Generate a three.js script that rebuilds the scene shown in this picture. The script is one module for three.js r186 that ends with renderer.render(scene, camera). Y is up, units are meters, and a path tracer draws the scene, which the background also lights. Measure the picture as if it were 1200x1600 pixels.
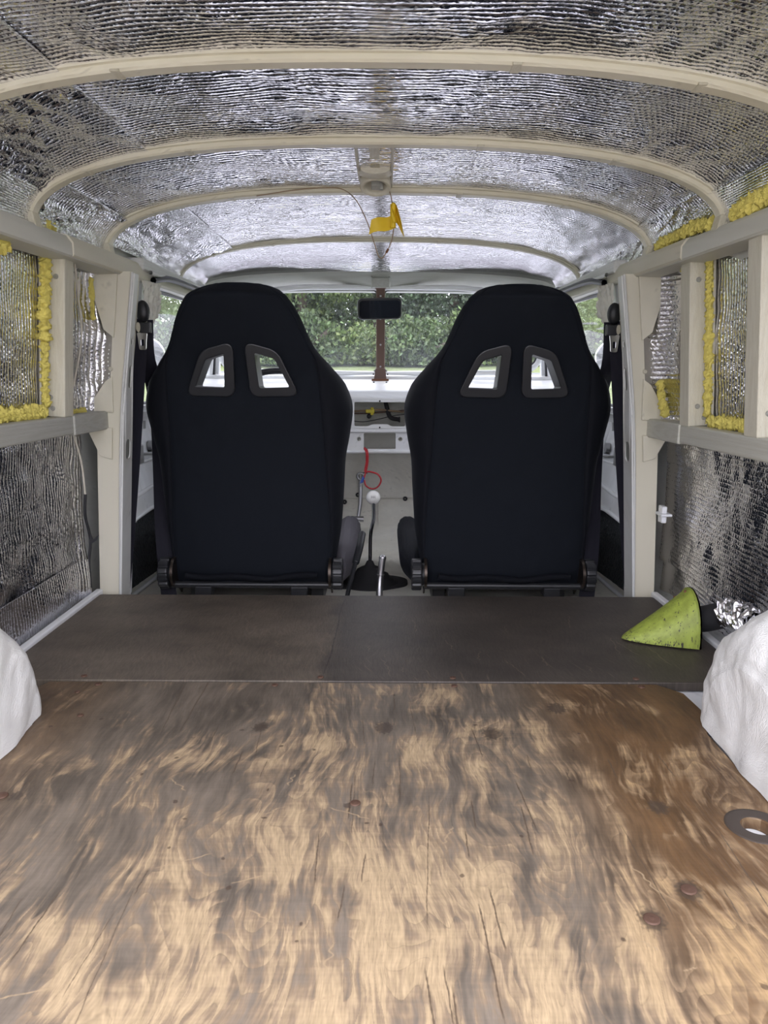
import * as THREE from 'three';
import { RoundedBoxGeometry } from 'three/addons/geometries/RoundedBoxGeometry.js';
import { mergeGeometries, mergeVertices, toCreasedNormals } from 'three/addons/utils/BufferGeometryUtils.js';
import { createNoise2D, createNoise3D } from 'simplex-noise';

// ---------------------------------------------------------------- camera, sky, exposure
// metres; y up; the van's floor is y = 0; "f" below is the distance forward of the open rear, z = -f
const scene = new THREE.Scene();
const camera = new THREE.PerspectiveCamera(2 * Math.atan(800 / 1202) * 180 / Math.PI, 1200 / 1600, 0.02, 400);
camera.position.set(0.018, 0.588, 0);
camera.rotation.order = 'YXZ';
camera.rotation.set(-10.1 * Math.PI / 180, 0, 0.3 * Math.PI / 180);
scene.add(camera);
const EXPOSURE = 6.0;

{ // overcast sky: brighter overhead than at the horizon, slightly blue, even all round
  const W = 64, H = 32, d = new Float32Array(W * H * 4);
  for (let y = 0; y < H; y++) {
    const e = Math.max(0, Math.sin(((y + 0.5) / H - 0.5) * Math.PI)), k = 0.62 + 0.58 * e;
    for (let x = 0; x < W; x++) d.set([0.965 * k, 0.96 * k, 1.07 * k, 1], (y * W + x) * 4);
  }
  const sky = new THREE.DataTexture(d, W, H, THREE.RGBAFormat, THREE.FloatType);
  sky.mapping = THREE.EquirectangularReflectionMapping;
  sky.magFilter = sky.minFilter = THREE.LinearFilter;
  sky.needsUpdate = true;
  scene.background = sky; scene.environment = sky;
}

// ---------------------------------------------------------------- helpers
function rng(seed) { let a = seed >>> 0; return () => { a = (a + 0x6D2B79F5) | 0; let t = Math.imul(a ^ (a >>> 15), 1 | a); t = (t + Math.imul(t ^ (t >>> 7), 61 | t)) ^ t; return ((t ^ (t >>> 14)) >>> 0) / 4294967296; }; }
const n2 = createNoise2D(rng(11)), n2b = createNoise2D(rng(57)), n3 = createNoise3D(rng(23));
const fbm = (x, y, o = 4) => { let s = 0, a = 0.5; for (let i = 0; i < o; i++) { s += a * n2(x, y); x = x * 2.03 + 7.1; y = y * 2.03 - 3.7; a *= 0.5; } return s; };
const { lerp, clamp } = THREE.MathUtils;
const smoothstep = (x, a, b) => { const t = clamp((x - a) / (b - a), 0, 1); return t * t * (3 - 2 * t); }; // a may be above b
const V = (x, y, f) => new THREE.Vector3(x, y, -f);
const used = new Map();
function numbered(name) { const k = used.get(name) ?? 0; used.set(name, k + 1); return k ? name + '_' + String(k).padStart(3, '0') : name; }
function add(name, geometry, material, parent, label) {
  const m = new THREE.Mesh(geometry, material);
  m.name = numbered(name); m.castShadow = m.receiveShadow = true;
  if (label) m.userData.label = label;
  (parent ?? scene).add(m);
  return m;
}
function thing(name, label, category, pos = [0, 0, 0], group) {
  const o = new THREE.Group(); o.name = numbered(name); o.position.set(pos[0], pos[1], -pos[2]); scene.add(o);
  o.userData = { label, category }; if (group) o.userData.group = group;
  return o;
}
function struct(name, label) { const o = new THREE.Group(); o.name = numbered(name); o.userData = { kind: 'structure', label }; scene.add(o); return o; }

// box given by its ranges in x, y, f
function bx(x0, x1, y0, y1, f0, f1, r = 0.003) {
  const w = Math.abs(x1 - x0), h = Math.abs(y1 - y0), d = Math.abs(f1 - f0);
  const g = new RoundedBoxGeometry(w, h, d, 2, Math.min(r, w * 0.45, h * 0.45, d * 0.45));
  g.translate((x0 + x1) / 2, (y0 + y1) / 2, -(f0 + f1) / 2);
  return g;
}
// beam of rectangular section from a to b, "w" across and "h" along the hint
function bar(a, b, w, h, hint = new THREE.Vector3(0, 1, 0), r = 0.003) {
  const dir = b.clone().sub(a), L = dir.length(); dir.normalize();
  const side = new THREE.Vector3().crossVectors(dir, hint).normalize(), up = new THREE.Vector3().crossVectors(side, dir).normalize();
  const g = new RoundedBoxGeometry(w, h, L, 2, Math.min(r, w * 0.45, h * 0.45));
  g.applyMatrix4(new THREE.Matrix4().makeBasis(side, up, dir.clone().negate())).translate((a.x + b.x) / 2, (a.y + b.y) / 2, (a.z + b.z) / 2);
  return g;
}
const tube = (pts, r, seg = 40, rad = 8, closed = false) => new THREE.TubeGeometry(new THREE.CatmullRomCurve3(pts, closed), seg, r, rad, closed);
const cap = (p, r) => new THREE.SphereGeometry(r, 10, 8).translate(p.x, p.y, p.z);
const merge = (list) => mergeGeometries(list.map((g) => { g = g.index ? g.toNonIndexed() : g; for (const k of Object.keys(g.attributes)) if (!['position', 'normal', 'uv'].includes(k)) g.deleteAttribute(k); return g; }));
function shape(pts) { const s = new THREE.Shape(); pts.forEach(([x, y], i) => (i ? s.lineTo(x, y) : s.moveTo(x, y))); s.closePath(); return s; }
function roundPoly(pts, r, into = new THREE.Shape()) {
  const n = pts.length, P = pts.map((p) => new THREE.Vector2(...p)), R = (i) => (Array.isArray(r) ? r[i] : r);
  for (let i = 0; i < n; i++) {
    const p = P[i], a = P[(i + n - 1) % n].clone().sub(p), b = P[(i + 1) % n].clone().sub(p);
    const ra = Math.min(R(i), a.length() * 0.49), rb = Math.min(R(i), b.length() * 0.49);
    const s = p.clone().add(a.setLength(ra)), e = p.clone().add(b.setLength(rb));
    if (i) into.lineTo(s.x, s.y); else into.moveTo(s.x, s.y);
    into.quadraticCurveTo(p.x, p.y, e.x, e.y);
  }
  into.closePath();
  return into;
}
function extrude(s, depth, bevel = 0.0015, curve = 8) { return new THREE.ExtrudeGeometry(s, { depth, bevelEnabled: bevel > 0, bevelSize: bevel, bevelThickness: bevel, bevelSegments: 2, curveSegments: curve }); }
// grid of points fn(u, v), u and v from 0 to 1; uvs in metres given by uvfn
function gridGeo(nu, nv, fn, uvfn, keep, flip = false) {
  const p = [], t = [], idx = [];
  for (let j = 0; j <= nv; j++) for (let i = 0; i <= nu; i++) { const q = fn(i / nu, j / nv, i, j); p.push(q.x, q.y, q.z); const w = uvfn ? uvfn(i / nu, j / nv) : [i / nu, j / nv]; t.push(w[0], w[1]); }
  for (let j = 0; j < nv; j++) for (let i = 0; i < nu; i++) {
    if (keep && !keep(i, j)) continue;
    const a = j * (nu + 1) + i, b = a + 1, c = a + nu + 1, d = c + 1;
    if (flip) idx.push(a, c, b, b, c, d); else idx.push(a, b, c, b, d, c);
  }
  const g = new THREE.BufferGeometry();
  g.setAttribute('position', new THREE.Float32BufferAttribute(p, 3)); g.setAttribute('uv', new THREE.Float32BufferAttribute(t, 2)); g.setIndex(idx); g.computeVertexNormals();
  return g;
}
// closed section (array of [a, b]) swept along frames {o, A, B}
function sweep(section, frames, closedEnds = true) {
  const p = [], idx = [], m = section.length, t = [];
  frames.forEach((fr, k) => section.forEach(([a, b], i) => { p.push(fr.o.x + fr.A.x * a + fr.B.x * b, fr.o.y + fr.A.y * a + fr.B.y * b, fr.o.z + fr.A.z * a + fr.B.z * b); t.push(i / m * 0.2, k * 0.02); }));
  for (let k = 0; k < frames.length - 1; k++) for (let i = 0; i < m; i++) { const a = k * m + i, b = k * m + (i + 1) % m, c = a + m, d = b + m; idx.push(a, c, b, b, c, d); }
  if (closedEnds) for (const k of [0, frames.length - 1]) { const tri = THREE.ShapeUtils.triangulateShape(section.map((s) => new THREE.Vector2(...s)), []); for (const [a, b, c] of tri) k ? idx.push(k * m + a, k * m + b, k * m + c) : idx.push(c, b, a); }
  const g = new THREE.BufferGeometry();
  g.setAttribute('position', new THREE.Float32BufferAttribute(p, 3)); g.setAttribute('uv', new THREE.Float32BufferAttribute(t, 2)); g.setIndex(idx);
  return toCreasedNormals(g, 0.7);
}
// flat ribbon (a strap) along points, width w, thickness t, facing "face"
function ribbon(pts, w, t, face, seg = 40) {
  const c = new THREE.CatmullRomCurve3(pts), frames = [];
  for (let i = 0; i <= seg; i++) {
    const o = c.getPointAt(i / seg), T = c.getTangentAt(i / seg), f = (typeof face === 'function' ? face(i / seg) : face).clone();
    const A = new THREE.Vector3().crossVectors(T, f).normalize(), B = new THREE.Vector3().crossVectors(A, T).normalize();
    frames.push({ o, A, B });
  }
  const s = []; // four woven bands with shallow grooves
  for (let i = 0; i <= 12; i++) s.push([(i / 12 - 0.5) * w, t / 2 - (i % 4 === 2 && 0 ? 0 : (i % 3 === 0 && i > 0 && i < 12 ? t * 0.5 : 0))]);
  for (let i = 12; i >= 0; i--) s.push([(i / 12 - 0.5) * w, -t / 2]);
  return sweep(s, frames);
}
function tex(w, h, fn, srgb = false) {
  const d = new Uint8Array(w * h * 4);
  for (let y = 0; y < h; y++) for (let x = 0; x < w; x++) {
    const c = fn(x, y), o = (y * w + x) * 4;
    if (typeof c === 'number') { d[o] = d[o + 1] = d[o + 2] = clamp(c, 0, 1) * 255; } else for (let k = 0; k < 3; k++) d[o + k] = clamp(c[k], 0, 1) * 255;
    d[o + 3] = 255;
  }
  const t = new THREE.DataTexture(d, w, h, THREE.RGBAFormat);
  t.wrapS = t.wrapT = THREE.RepeatWrapping; t.magFilter = THREE.LinearFilter; t.minFilter = THREE.LinearMipmapLinearFilter; t.generateMipmaps = true;
  if (srgb) t.colorSpace = THREE.SRGBColorSpace;
  t.needsUpdate = true;
  return t;
}
const enc = (c) => c.map((v) => (v <= 0.0031308 ? v * 12.92 : 1.055 * Math.pow(v, 1 / 2.4) - 0.055));
// noise that repeats after one turn in both directions
const loop = (fn, x, y, sx, sy, sd) => { const a = x * 2 * Math.PI, b = y * 2 * Math.PI; return fn(Math.cos(a) * sx + sd, Math.sin(a) * sx + Math.cos(b) * sy, Math.sin(b) * sy - sd); };

// ---------------------------------------------------------------- materials
const std = (rgb, roughness = 0.6, metalness = 0, more = {}) => new THREE.MeshStandardMaterial({ color: new THREE.Color().setRGB(...rgb), roughness, metalness, ...more });
const phys = (rgb, roughness, metalness, more) => new THREE.MeshPhysicalMaterial({ color: new THREE.Color().setRGB(...rgb), roughness, metalness, ...more });
const smudge = tex(256, 256, (x, y) => { // worn paint: pale with a few dirty patches
  const u = x / 256, v = y / 256, a = loop(n3, u, v, 0.8, 0.8, 3), b = loop(n3, u, v, 3, 3, 9), c = loop(n3, u, v, 9, 9, 1);
  const k = 0.93 + 0.05 * a + 0.04 * b - 0.22 * smoothstep(b * 0.6 + c * 0.5, 0.55, 0.95);
  return enc([k, k * (0.995 + 0.01 * a), k * (0.97 + 0.03 * a)]);
}, true);
const orange = tex(256, 256, (x, y) => 0.5 + 0.25 * loop(n3, x / 256, y / 256, 6, 6, 4) + 0.2 * loop(n3, x / 256, y / 256, 14, 14, 2));
const M = {
  cream: std([0.66, 0.63, 0.52], 0.5, 0, { map: smudge, bumpMap: orange, bumpScale: 0.0006 }),
  rib: std([0.67, 0.635, 0.50], 0.42, 0, { map: smudge, bumpMap: orange, bumpScale: 0.0005 }),
  rail: std([0.58, 0.575, 0.51], 0.5, 0, { map: smudge, bumpMap: orange, bumpScale: 0.0008 }),
  primer: std([0.47, 0.47, 0.43], 0.6, 0, { map: smudge, bumpMap: orange, bumpScale: 0.0008 }),
  white: std([0.84, 0.86, 0.89], 0.32, 0, { map: smudge }),
  cab: std([0.70, 0.71, 0.70], 0.42, 0, { map: smudge, bumpMap: orange, bumpScale: 0.0008 }),
  slot: std([0.16, 0.165, 0.15], 0.7),  // dark tone painted in for the shade inside the pillar slots
  header: std([0.40, 0.41, 0.38], 0.5, 0, { map: smudge }),
  dirty: std([0.76, 0.745, 0.68], 0.6, 0, { map: smudge, bumpMap: orange, bumpScale: 0.001 }),
  skin: std([0.65, 0.65, 0.62], 0.5),
  rust: std([0.16, 0.07, 0.035], 0.85),
  bronze: std([0.105, 0.06, 0.044], 0.5, 0),
  black: std([0.012, 0.013, 0.016], 0.45),
  rubber: std([0.018, 0.018, 0.02], 0.75),
  plastic: std([0.022, 0.023, 0.026], 0.36),
  strap: phys([0.016, 0.0155, 0.023], 0.7, 0, { specularIntensity: 0.3 }),
  chrome: std([0.72, 0.72, 0.74], 0.16, 1),
  steel: std([0.45, 0.45, 0.46], 0.35, 1),
  mirror: std([0.75, 0.77, 0.78], 0.03, 1),
  foam: phys([0.80, 0.69, 0.17], 0.75, 0, { bumpMap: orange, bumpScale: 0.002 }),
  tape: std([0.72, 0.50, 0.02], 0.5, 0, { side: THREE.DoubleSide }),
  glass: phys([0.97, 0.99, 0.985], 0.0, 0, { transmission: 1, ior: 1.5, thickness: 0 }),
  ivory: std([0.82, 0.81, 0.78], 0.2),
  wire: std([0.28, 0.2, 0.12], 0.6),
  redwire: std([0.55, 0.03, 0.04], 0.4),
  bluewire: std([0.05, 0.12, 0.5], 0.4),
  cable: std([0.62, 0.58, 0.48], 0.5),
  yellow: std([0.6, 0.5, 0.03], 0.5),
};
// quilted foil: rows of bubbles pressed into aluminium, with wrinkles
const TILE = 0.52;
function foilBump(wrinkle) {
  return tex(1024, 1024, (x, y) => {
    const u = x / 1024, v = y / 1024;
    const wob = loop(n3, u, v, 1.1, 1.6, 5) * 0.16 + loop(n3, u, v, 3, 5, 8) * 0.05;
    const row = v * 46 + wob, k = Math.floor(row), r = row - k;
    const ridge = Math.pow(Math.sin(Math.PI * r), 0.7);
    const bub = 0.89 + 0.11 * Math.cos(2 * Math.PI * (u * 50 + (((k % 2) + 2) % 2) * 0.5 + wob * 0.5));
    const cr = 1 - Math.abs(loop(n3, u, v, 3.5, 3.5, 2)), cr2 = 1 - Math.abs(loop(n3, u, v, 8, 8, 6));
    const mask = smoothstep(loop(n3, u, v, 0.9, 0.9, 12), -0.15 - wrinkle * 0.5, 0.6);
    return 0.06 + ridge * bub * (0.46 - wrinkle * 0.16) + mask * (Math.pow(cr, 5) * (0.18 + 0.3 * wrinkle) + Math.pow(cr2, 4) * (0.06 + 0.07 * wrinkle)) + 0.05 * loop(n3, u, v, 18, 18, 7);
  });
}
const filmTex = tex(256, 256, (x, y) => { const u = x / 256, v = y / 256; return 0.35 + 0.35 * fbm(u * 3, v * 2.2 + 5, 4) + 0.25 * smoothstep(v, 0.8, 0.1); });
M.film = std([0.62, 0.66, 0.74], 0.9, 0, { transparent: true, opacity: 0.26, alphaMap: filmTex, side: THREE.DoubleSide });
const foilA = foilBump(0.1), foilB = foilBump(0.9);
const foilRough = tex(256, 256, (x, y) => 0.115 + 0.045 * loop(n3, x / 256, y / 256, 4, 4, 3) + 0.05 * loop(n3, x / 256, y / 256, 12, 12, 8));
M.foil = std([0.87, 0.865, 0.90], 1, 1, { bumpMap: foilA, bumpScale: 0.0029, roughnessMap: foilRough });
M.foilCrumpled = std([0.87, 0.865, 0.90], 1, 1, { bumpMap: foilB, bumpScale: 0.0046, roughnessMap: foilRough });
M.foilDark = std([0.30, 0.30, 0.32], 1, 1, { bumpMap: foilB, bumpScale: 0.004, roughnessMap: foilRough });
// fabric of the seats
const weave = tex(256, 256, (x, y) => 0.5 + 0.3 * Math.sin((x + y) * Math.PI / 4) * 0.5 + 0.25 * Math.sin((x - y) * Math.PI / 8) * 0.3 + 0.2 * n2(x * 0.3, y * 0.3));
weave.repeat.set(8, 8);
M.fabric = phys([0.0068, 0.009, 0.0135], 0.85, 0, { specularIntensity: 0.4, sheen: 0.12, sheenColor: new THREE.Color().setRGB(0.10, 0.13, 0.2), sheenRoughness: 0.5, bumpMap: weave, bumpScale: 0.0004 });
M.bolster = phys([0.005, 0.006, 0.0095], 0.75, 0, { specularIntensity: 0.4, sheen: 0.12, sheenColor: new THREE.Color().setRGB(0.10, 0.13, 0.22), sheenRoughness: 0.45, bumpMap: weave, bumpScale: 0.0004 });
M.greyfabric = std([0.075, 0.07, 0.082], 0.8, 0, { bumpMap: weave, bumpScale: 0.0006 });

// ---------------------------------------------------------------- the van's section
const railX = (f) => 0.684 - 0.045 * (f - 1.4);                       // inner face of the roof rail
const roofA = (f) => railX(f) + 0.035, ROOF_BASE = 0.878;
const roofApex = (f) => 1.057 - 0.012 * smoothstep(f, 1.2, 2.1) - (f > 2.1 ? 0.036 * (f - 2.1) : 0) - (f > 2.97 ? 0.052 * (1 - Math.sqrt(Math.max(0, 1 - ((f - 2.97) / 0.164) ** 2))) : 0);
const ROOF_REAR = 0.55, WALL_REAR = 0.22; // the open tailgate: unseen roof and sides cut short to admit more sky light
function roofPt(th, f, drop = 0) { // th 0 at the right rail, PI at the left
  const c = Math.cos(th), s = Math.sin(th), a = roofA(f) - drop, b = roofApex(f) - ROOF_BASE - drop;
  return V(Math.sign(c) * Math.pow(Math.abs(c), 0.8) * a, ROOF_BASE + Math.pow(Math.max(0, s), 0.8) * b, f);
}
const thetaAt = (x, f) => Math.acos(clamp(Math.sign(x) * Math.pow(Math.min(1, Math.abs(x) / roofA(f)), 1.25), -1, 1));

// a sheet of foil: surface fn(u, v), wrinkled along its normal, a few millimetres thick
let sheetSeed = 0;
function sheet(parent, fn, lu, lv, { inward, turn = false, amp = 0.0035, crumple = 0, mat = M.foil, label, keep, step = 0.011 } = {}) {
  const nu = Math.max(4, Math.round(lu / step)), nv = Math.max(4, Math.round(lv / step)), sd = ++sheetSeed * 13.7, e = 1e-3;
  const at = (u, v) => {
    const p = fn(u, v), du = fn(Math.min(1, u + e), v).sub(fn(Math.max(0, u - e), v)), dv = fn(u, Math.min(1, v + e)).sub(fn(u, Math.max(0, v - e)));
    const n = du.cross(dv).normalize(); if (n.dot(inward(p)) < 0) n.negate();
    const a = u * lu, b = v * lv;
    const edge = smoothstep(Math.min(u * lu, (1 - u) * lu, v * lv, (1 - v) * lv), 0, 0.04);
    let h = amp * (fbm(a * 4 + sd, b * 4, 3) * 1.6 + 0.10 * n2(a * 22, b * 22 + sd)) * (0.35 + 0.65 * edge);
    if (crumple) h += crumple * (Math.pow(1 - Math.abs(n2b(a * 9 + sd, b * 9)), 3) - 0.3 + 0.6 * Math.pow(1 - Math.abs(n2b(a * 20, b * 20 + sd)), 3)) * smoothstep(n2(a * 2.5 - sd, b * 2.5), -0.5, 0.5);
    return { p, n, h };
  };
  const front = gridGeo(nu, nv, (u, v) => { const { p, n, h } = at(u, v); return p.addScaledVector(n, h); }, (u, v) => (turn ? [v * lv / TILE + sd, u * lu / TILE] : [u * lu / TILE + sd, v * lv / TILE]), keep);
  const list = [front];
  if (!keep) { // turned-back edges
    const rim = (len, pos) => gridGeo(len, 1, (s, t) => { const { p, n, h } = at(...pos(s)); return p.addScaledVector(n, t ? -0.005 : h); }, (s, t) => [s, t * 0.01]);
    list.push(rim(nu, (s) => [s, 0]), rim(nu, (s) => [s, 1]), rim(nv, (s) => [0, s]), rim(nv, (s) => [1, s]));
  }
  return add('insulation_sheet', merge(list), mat, parent, label);
}
// a lumpy run of expanding foam along points
function foam(parent, pts, r, seed = 1, squash = 0.7) {
  const c = new THREE.CatmullRomCurve3(pts), L = c.getLength(), seg = Math.max(12, Math.round(L / 0.0026)), rad = 18;
  const g = new THREE.TubeGeometry(c, seg, 1, rad, false), P = g.attributes.position;
  for (let i = 0; i <= seg; i++) {
    const o = c.getPointAt(i / seg), s = i / seg * L, end = Math.min(1, Math.min(i, seg - i) / 2.5);
    for (let j = 0; j <= rad; j++) {
      const k = i * (rad + 1) + j, d = new THREE.Vector3().fromBufferAttribute(P, k).sub(o).normalize();
      const q = r * Math.sqrt(end) * (0.42 + 0.55 * Math.abs(n2(s * 22 + seed * 5, seed)) + 0.75 * Math.abs(n3(d.x * 1.3 + seed, s * 62, d.y * 1.3 + d.z)) + 0.34 * n3(d.x * 2.5, s * 120, d.y * 2.5 + seed));
      P.setXYZ(k, o.x + d.x * q * squash, o.y + d.y * q, o.z + d.z * q);
    }
  }
  g.computeVertexNormals();
  return add('spray_foam', g, M.foam, parent);
}

// ================================================================ OUTSIDE: ground, lane, trees
const groundY = (f) => -0.62 + 0.065 * f;
{
  const grassMap = tex(512, 512, (x, y) => {
    const a = loop(n3, x / 512, y / 512, 2, 2, 3), b = loop(n3, x / 512, y / 512, 12, 12, 5), c = loop(n3, x / 512, y / 512, 40, 40, 8);
    const k = 0.8 + 0.2 * a + 0.25 * b + 0.25 * c;
    return enc([0.155 * k, 0.19 * k, 0.075 * k]);
  }, true);
  grassMap.repeat.set(40, 40);
  const g = gridGeo(60, 60, (u, v) => { const x = (u - 0.5) * 200, f = -60 + v * 180; return V(x, groundY(f) + 0.10 * fbm(x * 0.05, f * 0.05) * smoothstep(Math.hypot(x, f), 4, 20), f); }, null, null, true);
  const o = add('ground', g, std([1, 1, 1], 0.95, 0, { map: grassMap, bumpMap: grassMap, bumpScale: 0.03 }));
  o.userData = { kind: 'structure', label: 'bright green mown lawn rising in front of the van' };
  const pad = gridGeo(30, 60, (u, v) => { const x = -3.1 + 6.2 * u, f = -9 + 22 * v; return V(x + 0.15 * n2(f, u * 2), groundY(f) + 0.02 + 0.012 * n2(x * 3, f * 3), f); }, (u, v) => [u * 12, v * 44], null, true);
  const gp = add('bounce_pad', pad, std([0.36, 0.35, 0.375], 0.9, 0, { bumpMap: orange, bumpScale: 0.01 }));  // unseen pale ground, added so grey instead of green bounces onto the foil
  gp.userData = { kind: 'structure', label: 'pale grey driveway added unseen under the van to keep the ceiling foil neutral' };
  for (const s of [-1, 1]) {
    const lane = gridGeo(20, 8, (u, v) => { const x = s * (7 + u * 30), f = 27 + v * 12 + u * 8; return V(x, groundY(f) + 0.16 + 0.02 * n2(x, f), f); }, (u, v) => [u * 15, v * 4], null, s < 0 ? false : true);
    const r = add('road', lane, std([0.24, 0.25, 0.27], 0.9, 0, { bumpMap: orange, bumpScale: 0.01 }));
    r.userData = { kind: 'structure', label: s < 0 ? 'grey lane beyond the driver side door window' : 'grey lane beyond the passenger side door window' };
  }
}
{
  const leafShape = new THREE.BufferGeometry();
  leafShape.setAttribute('position', new THREE.Float32BufferAttribute([0, -0.6, 0, 0.34, 0, 0.10, -0.34, 0, 0.10, 0, 0.6, -0.05], 3));
  leafShape.setIndex([0, 1, 2, 1, 3, 2]); leafShape.computeVertexNormals();
  const leafMat = (rgb) => phys(rgb, 0.7, 0, { transmission: 0.35, thickness: 0, side: THREE.DoubleSide });
  const greens = [leafMat([0.105, 0.16, 0.065]), leafMat([0.15, 0.215, 0.075]), leafMat([0.08, 0.125, 0.07])];
  const bark = std([0.09, 0.07, 0.055], 0.9);
  const look = ['broad mid green tree', 'pale yellow green tree', 'dark green tree'];
  const makeTree = (x, f, h, w, kind, where, seed, bush = false) => {
    if (!bush && f < 27) h += 1.3;
    const R = rng(seed), y0 = groundY(f), t = thing(bush ? 'bush' : 'tree', (bush ? ['mid green bush ', 'yellow green bush '][kind] : look[kind] + ' ') + where, bush ? 'bush' : 'tree', [x, y0, f]);
    const top = new THREE.Vector3(R() - 0.5, h * 0.8, R() - 0.5);
    add('trunk', merge([tube([new THREE.Vector3(0, -0.2, 0), new THREE.Vector3(0.1, h * 0.3, 0.05), top], 0.16, 12, 7), tube([new THREE.Vector3(0.1, h * 0.28, 0), new THREE.Vector3(w * 0.3, h * 0.5, 0.3), new THREE.Vector3(w * 0.45, h * 0.7, 0.2)], 0.07, 10, 6), tube([new THREE.Vector3(0, h * 0.33, 0), new THREE.Vector3(-w * 0.25, h * 0.5, -0.2), new THREE.Vector3(-w * 0.42, h * 0.66, 0.3)], 0.07, 10, 6)]), bark, t);
    const clumps = [];
    const fore = !bush && f < 29;
    for (let i = 0; i < (fore ? 60 : 85); i++) { // clumps spread over an egg-shaped crown that reaches the ground
      const a = R() * 6.283, v = Math.pow(R(), 0.9), rr = Math.sqrt(R()) * w * 0.5 * Math.sqrt(Math.max(0.08, 1 - (v * 1.15 - 0.3) ** 2));
      clumps.push([Math.cos(a) * rr, (bush ? 0.05 : 0.25) + v * h * 0.92, Math.sin(a) * rr, bush ? 0.3 + R() * 0.25 : 0.45 + R() * (fore ? 0.7 : 0.55), 0.62 + 0.75 * R()]);
    }
    const n = bush ? 7000 : fore ? 30000 : 15000, im = new THREE.InstancedMesh(leafShape, greens[kind], n), m = new THREE.Matrix4(), q = new THREE.Quaternion(), e = new THREE.Euler(), col = new THREE.Color();
    for (let i = 0; i < n; i++) {
      const [cx, cy, cz, cr, tone = 1] = clumps[Math.floor(R() * clumps.length)];
      const d = new THREE.Vector3(R() - 0.5, R() - 0.5, R() - 0.5).normalize().multiplyScalar(cr * (0.55 + 0.45 * R()));
      q.setFromEuler(e.set(R() * 6.28, R() * 6.28, R() * 6.28));
      const s = fore || bush ? 0.07 + 0.09 * R() : 0.16 + 0.16 * R();
      m.compose(new THREE.Vector3(cx + d.x, Math.max(0.05, cy + d.y), cz + d.z), q, new THREE.Vector3(s, s, s));
      im.setMatrixAt(i, m); const k = tone * (0.75 + 0.5 * R()); im.setColorAt(i, col.setRGB(k * (0.9 + 0.25 * R()), k, k * 0.9));
    }
    im.name = numbered('foliage'); im.userData.kind = 'stuff'; im.castShadow = im.receiveShadow = true; t.add(im);
    return t;
  };
  let s = 100;
  const front = [[-5.0, 25, 6.5, 4.6, 2, 'at the left end of the view through the windscreen'], [-2.6, 24, 5.6, 4.2, 1, 'filling the windscreen pane beside the steering wheel'], [-0.4, 26, 7.2, 4.6, 0, 'behind the bronze windscreen post'], [2.1, 25, 6.6, 4.6, 2, 'filling the windscreen pane on the passenger side'], [4.6, 25.5, 7, 4.8, 0, 'behind the headrest of the passenger seat'],
    [-8.2, 28, 7.5, 5.6, 0, 'seen through the head openings of the driver seat'], [-12.5, 33, 8.5, 6.5, 2, 'behind the driver door window near its front edge'], [-17.5, 46, 10, 8, 1, 'behind the driver door window near its rear edge'],
    [8.0, 28, 7.5, 5.6, 1, 'seen through the head openings of the passenger seat'], [12.2, 38, 9, 6.5, 0, 'behind the passenger door window near its front edge'], [17.5, 46, 10, 8, 1, 'behind the passenger door window near its rear edge'], [-23, 50, 11, 9, 0, 'far out beyond the driver side lane'], [23, 50, 11, 9, 2, 'far out beyond the passenger side lane'],
    [-5.0, 41, 11, 6.4, 0, 'deep behind the gap between the driver side trees'], [2.1, 41, 11, 6.4, 0, 'deep behind the gap between the passenger side trees'],
    [-8.6, 36, 10.5, 6.6, 2, 'standing behind the front row of trees, driver side'], [-1.4, 35, 10.5, 6.8, 2, 'standing tall behind the middle of the tree row'], [5.6, 35, 10.5, 6.8, 2, 'standing behind the front row of trees, passenger side'], [12.8, 46, 11, 7, 2, 'standing at the back of the passenger side tree row']];
  for (const [x, f, h, w, k, where] of front) makeTree(x, f, h, w, k, where, s++);
  const shrubs = [[-6.2, 23.6, 'at the driver end of the hedge line'], [-4.2, 23.0, 'left of the steering wheel in the hedge line'], [-2.4, 22.6, 'low in the driver side windscreen pane'], [-0.7, 22.8, 'just left of the bronze windscreen post'], [0.9, 22.6, 'just right of the bronze windscreen post'], [2.6, 22.9, 'low in the passenger side windscreen pane'], [4.4, 23.2, 'right of the passenger side windscreen pane'], [6.4, 24.0, 'at the passenger end of the hedge line']];
  shrubs.forEach(([x, f, where], i) => makeTree(x * 1.08, f + 0.3 * (i % 2), 0.9 + 0.25 * ((i * 7) % 3), 2.3, i % 2 ? 1 : 0, where, s++, true));
}

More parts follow.
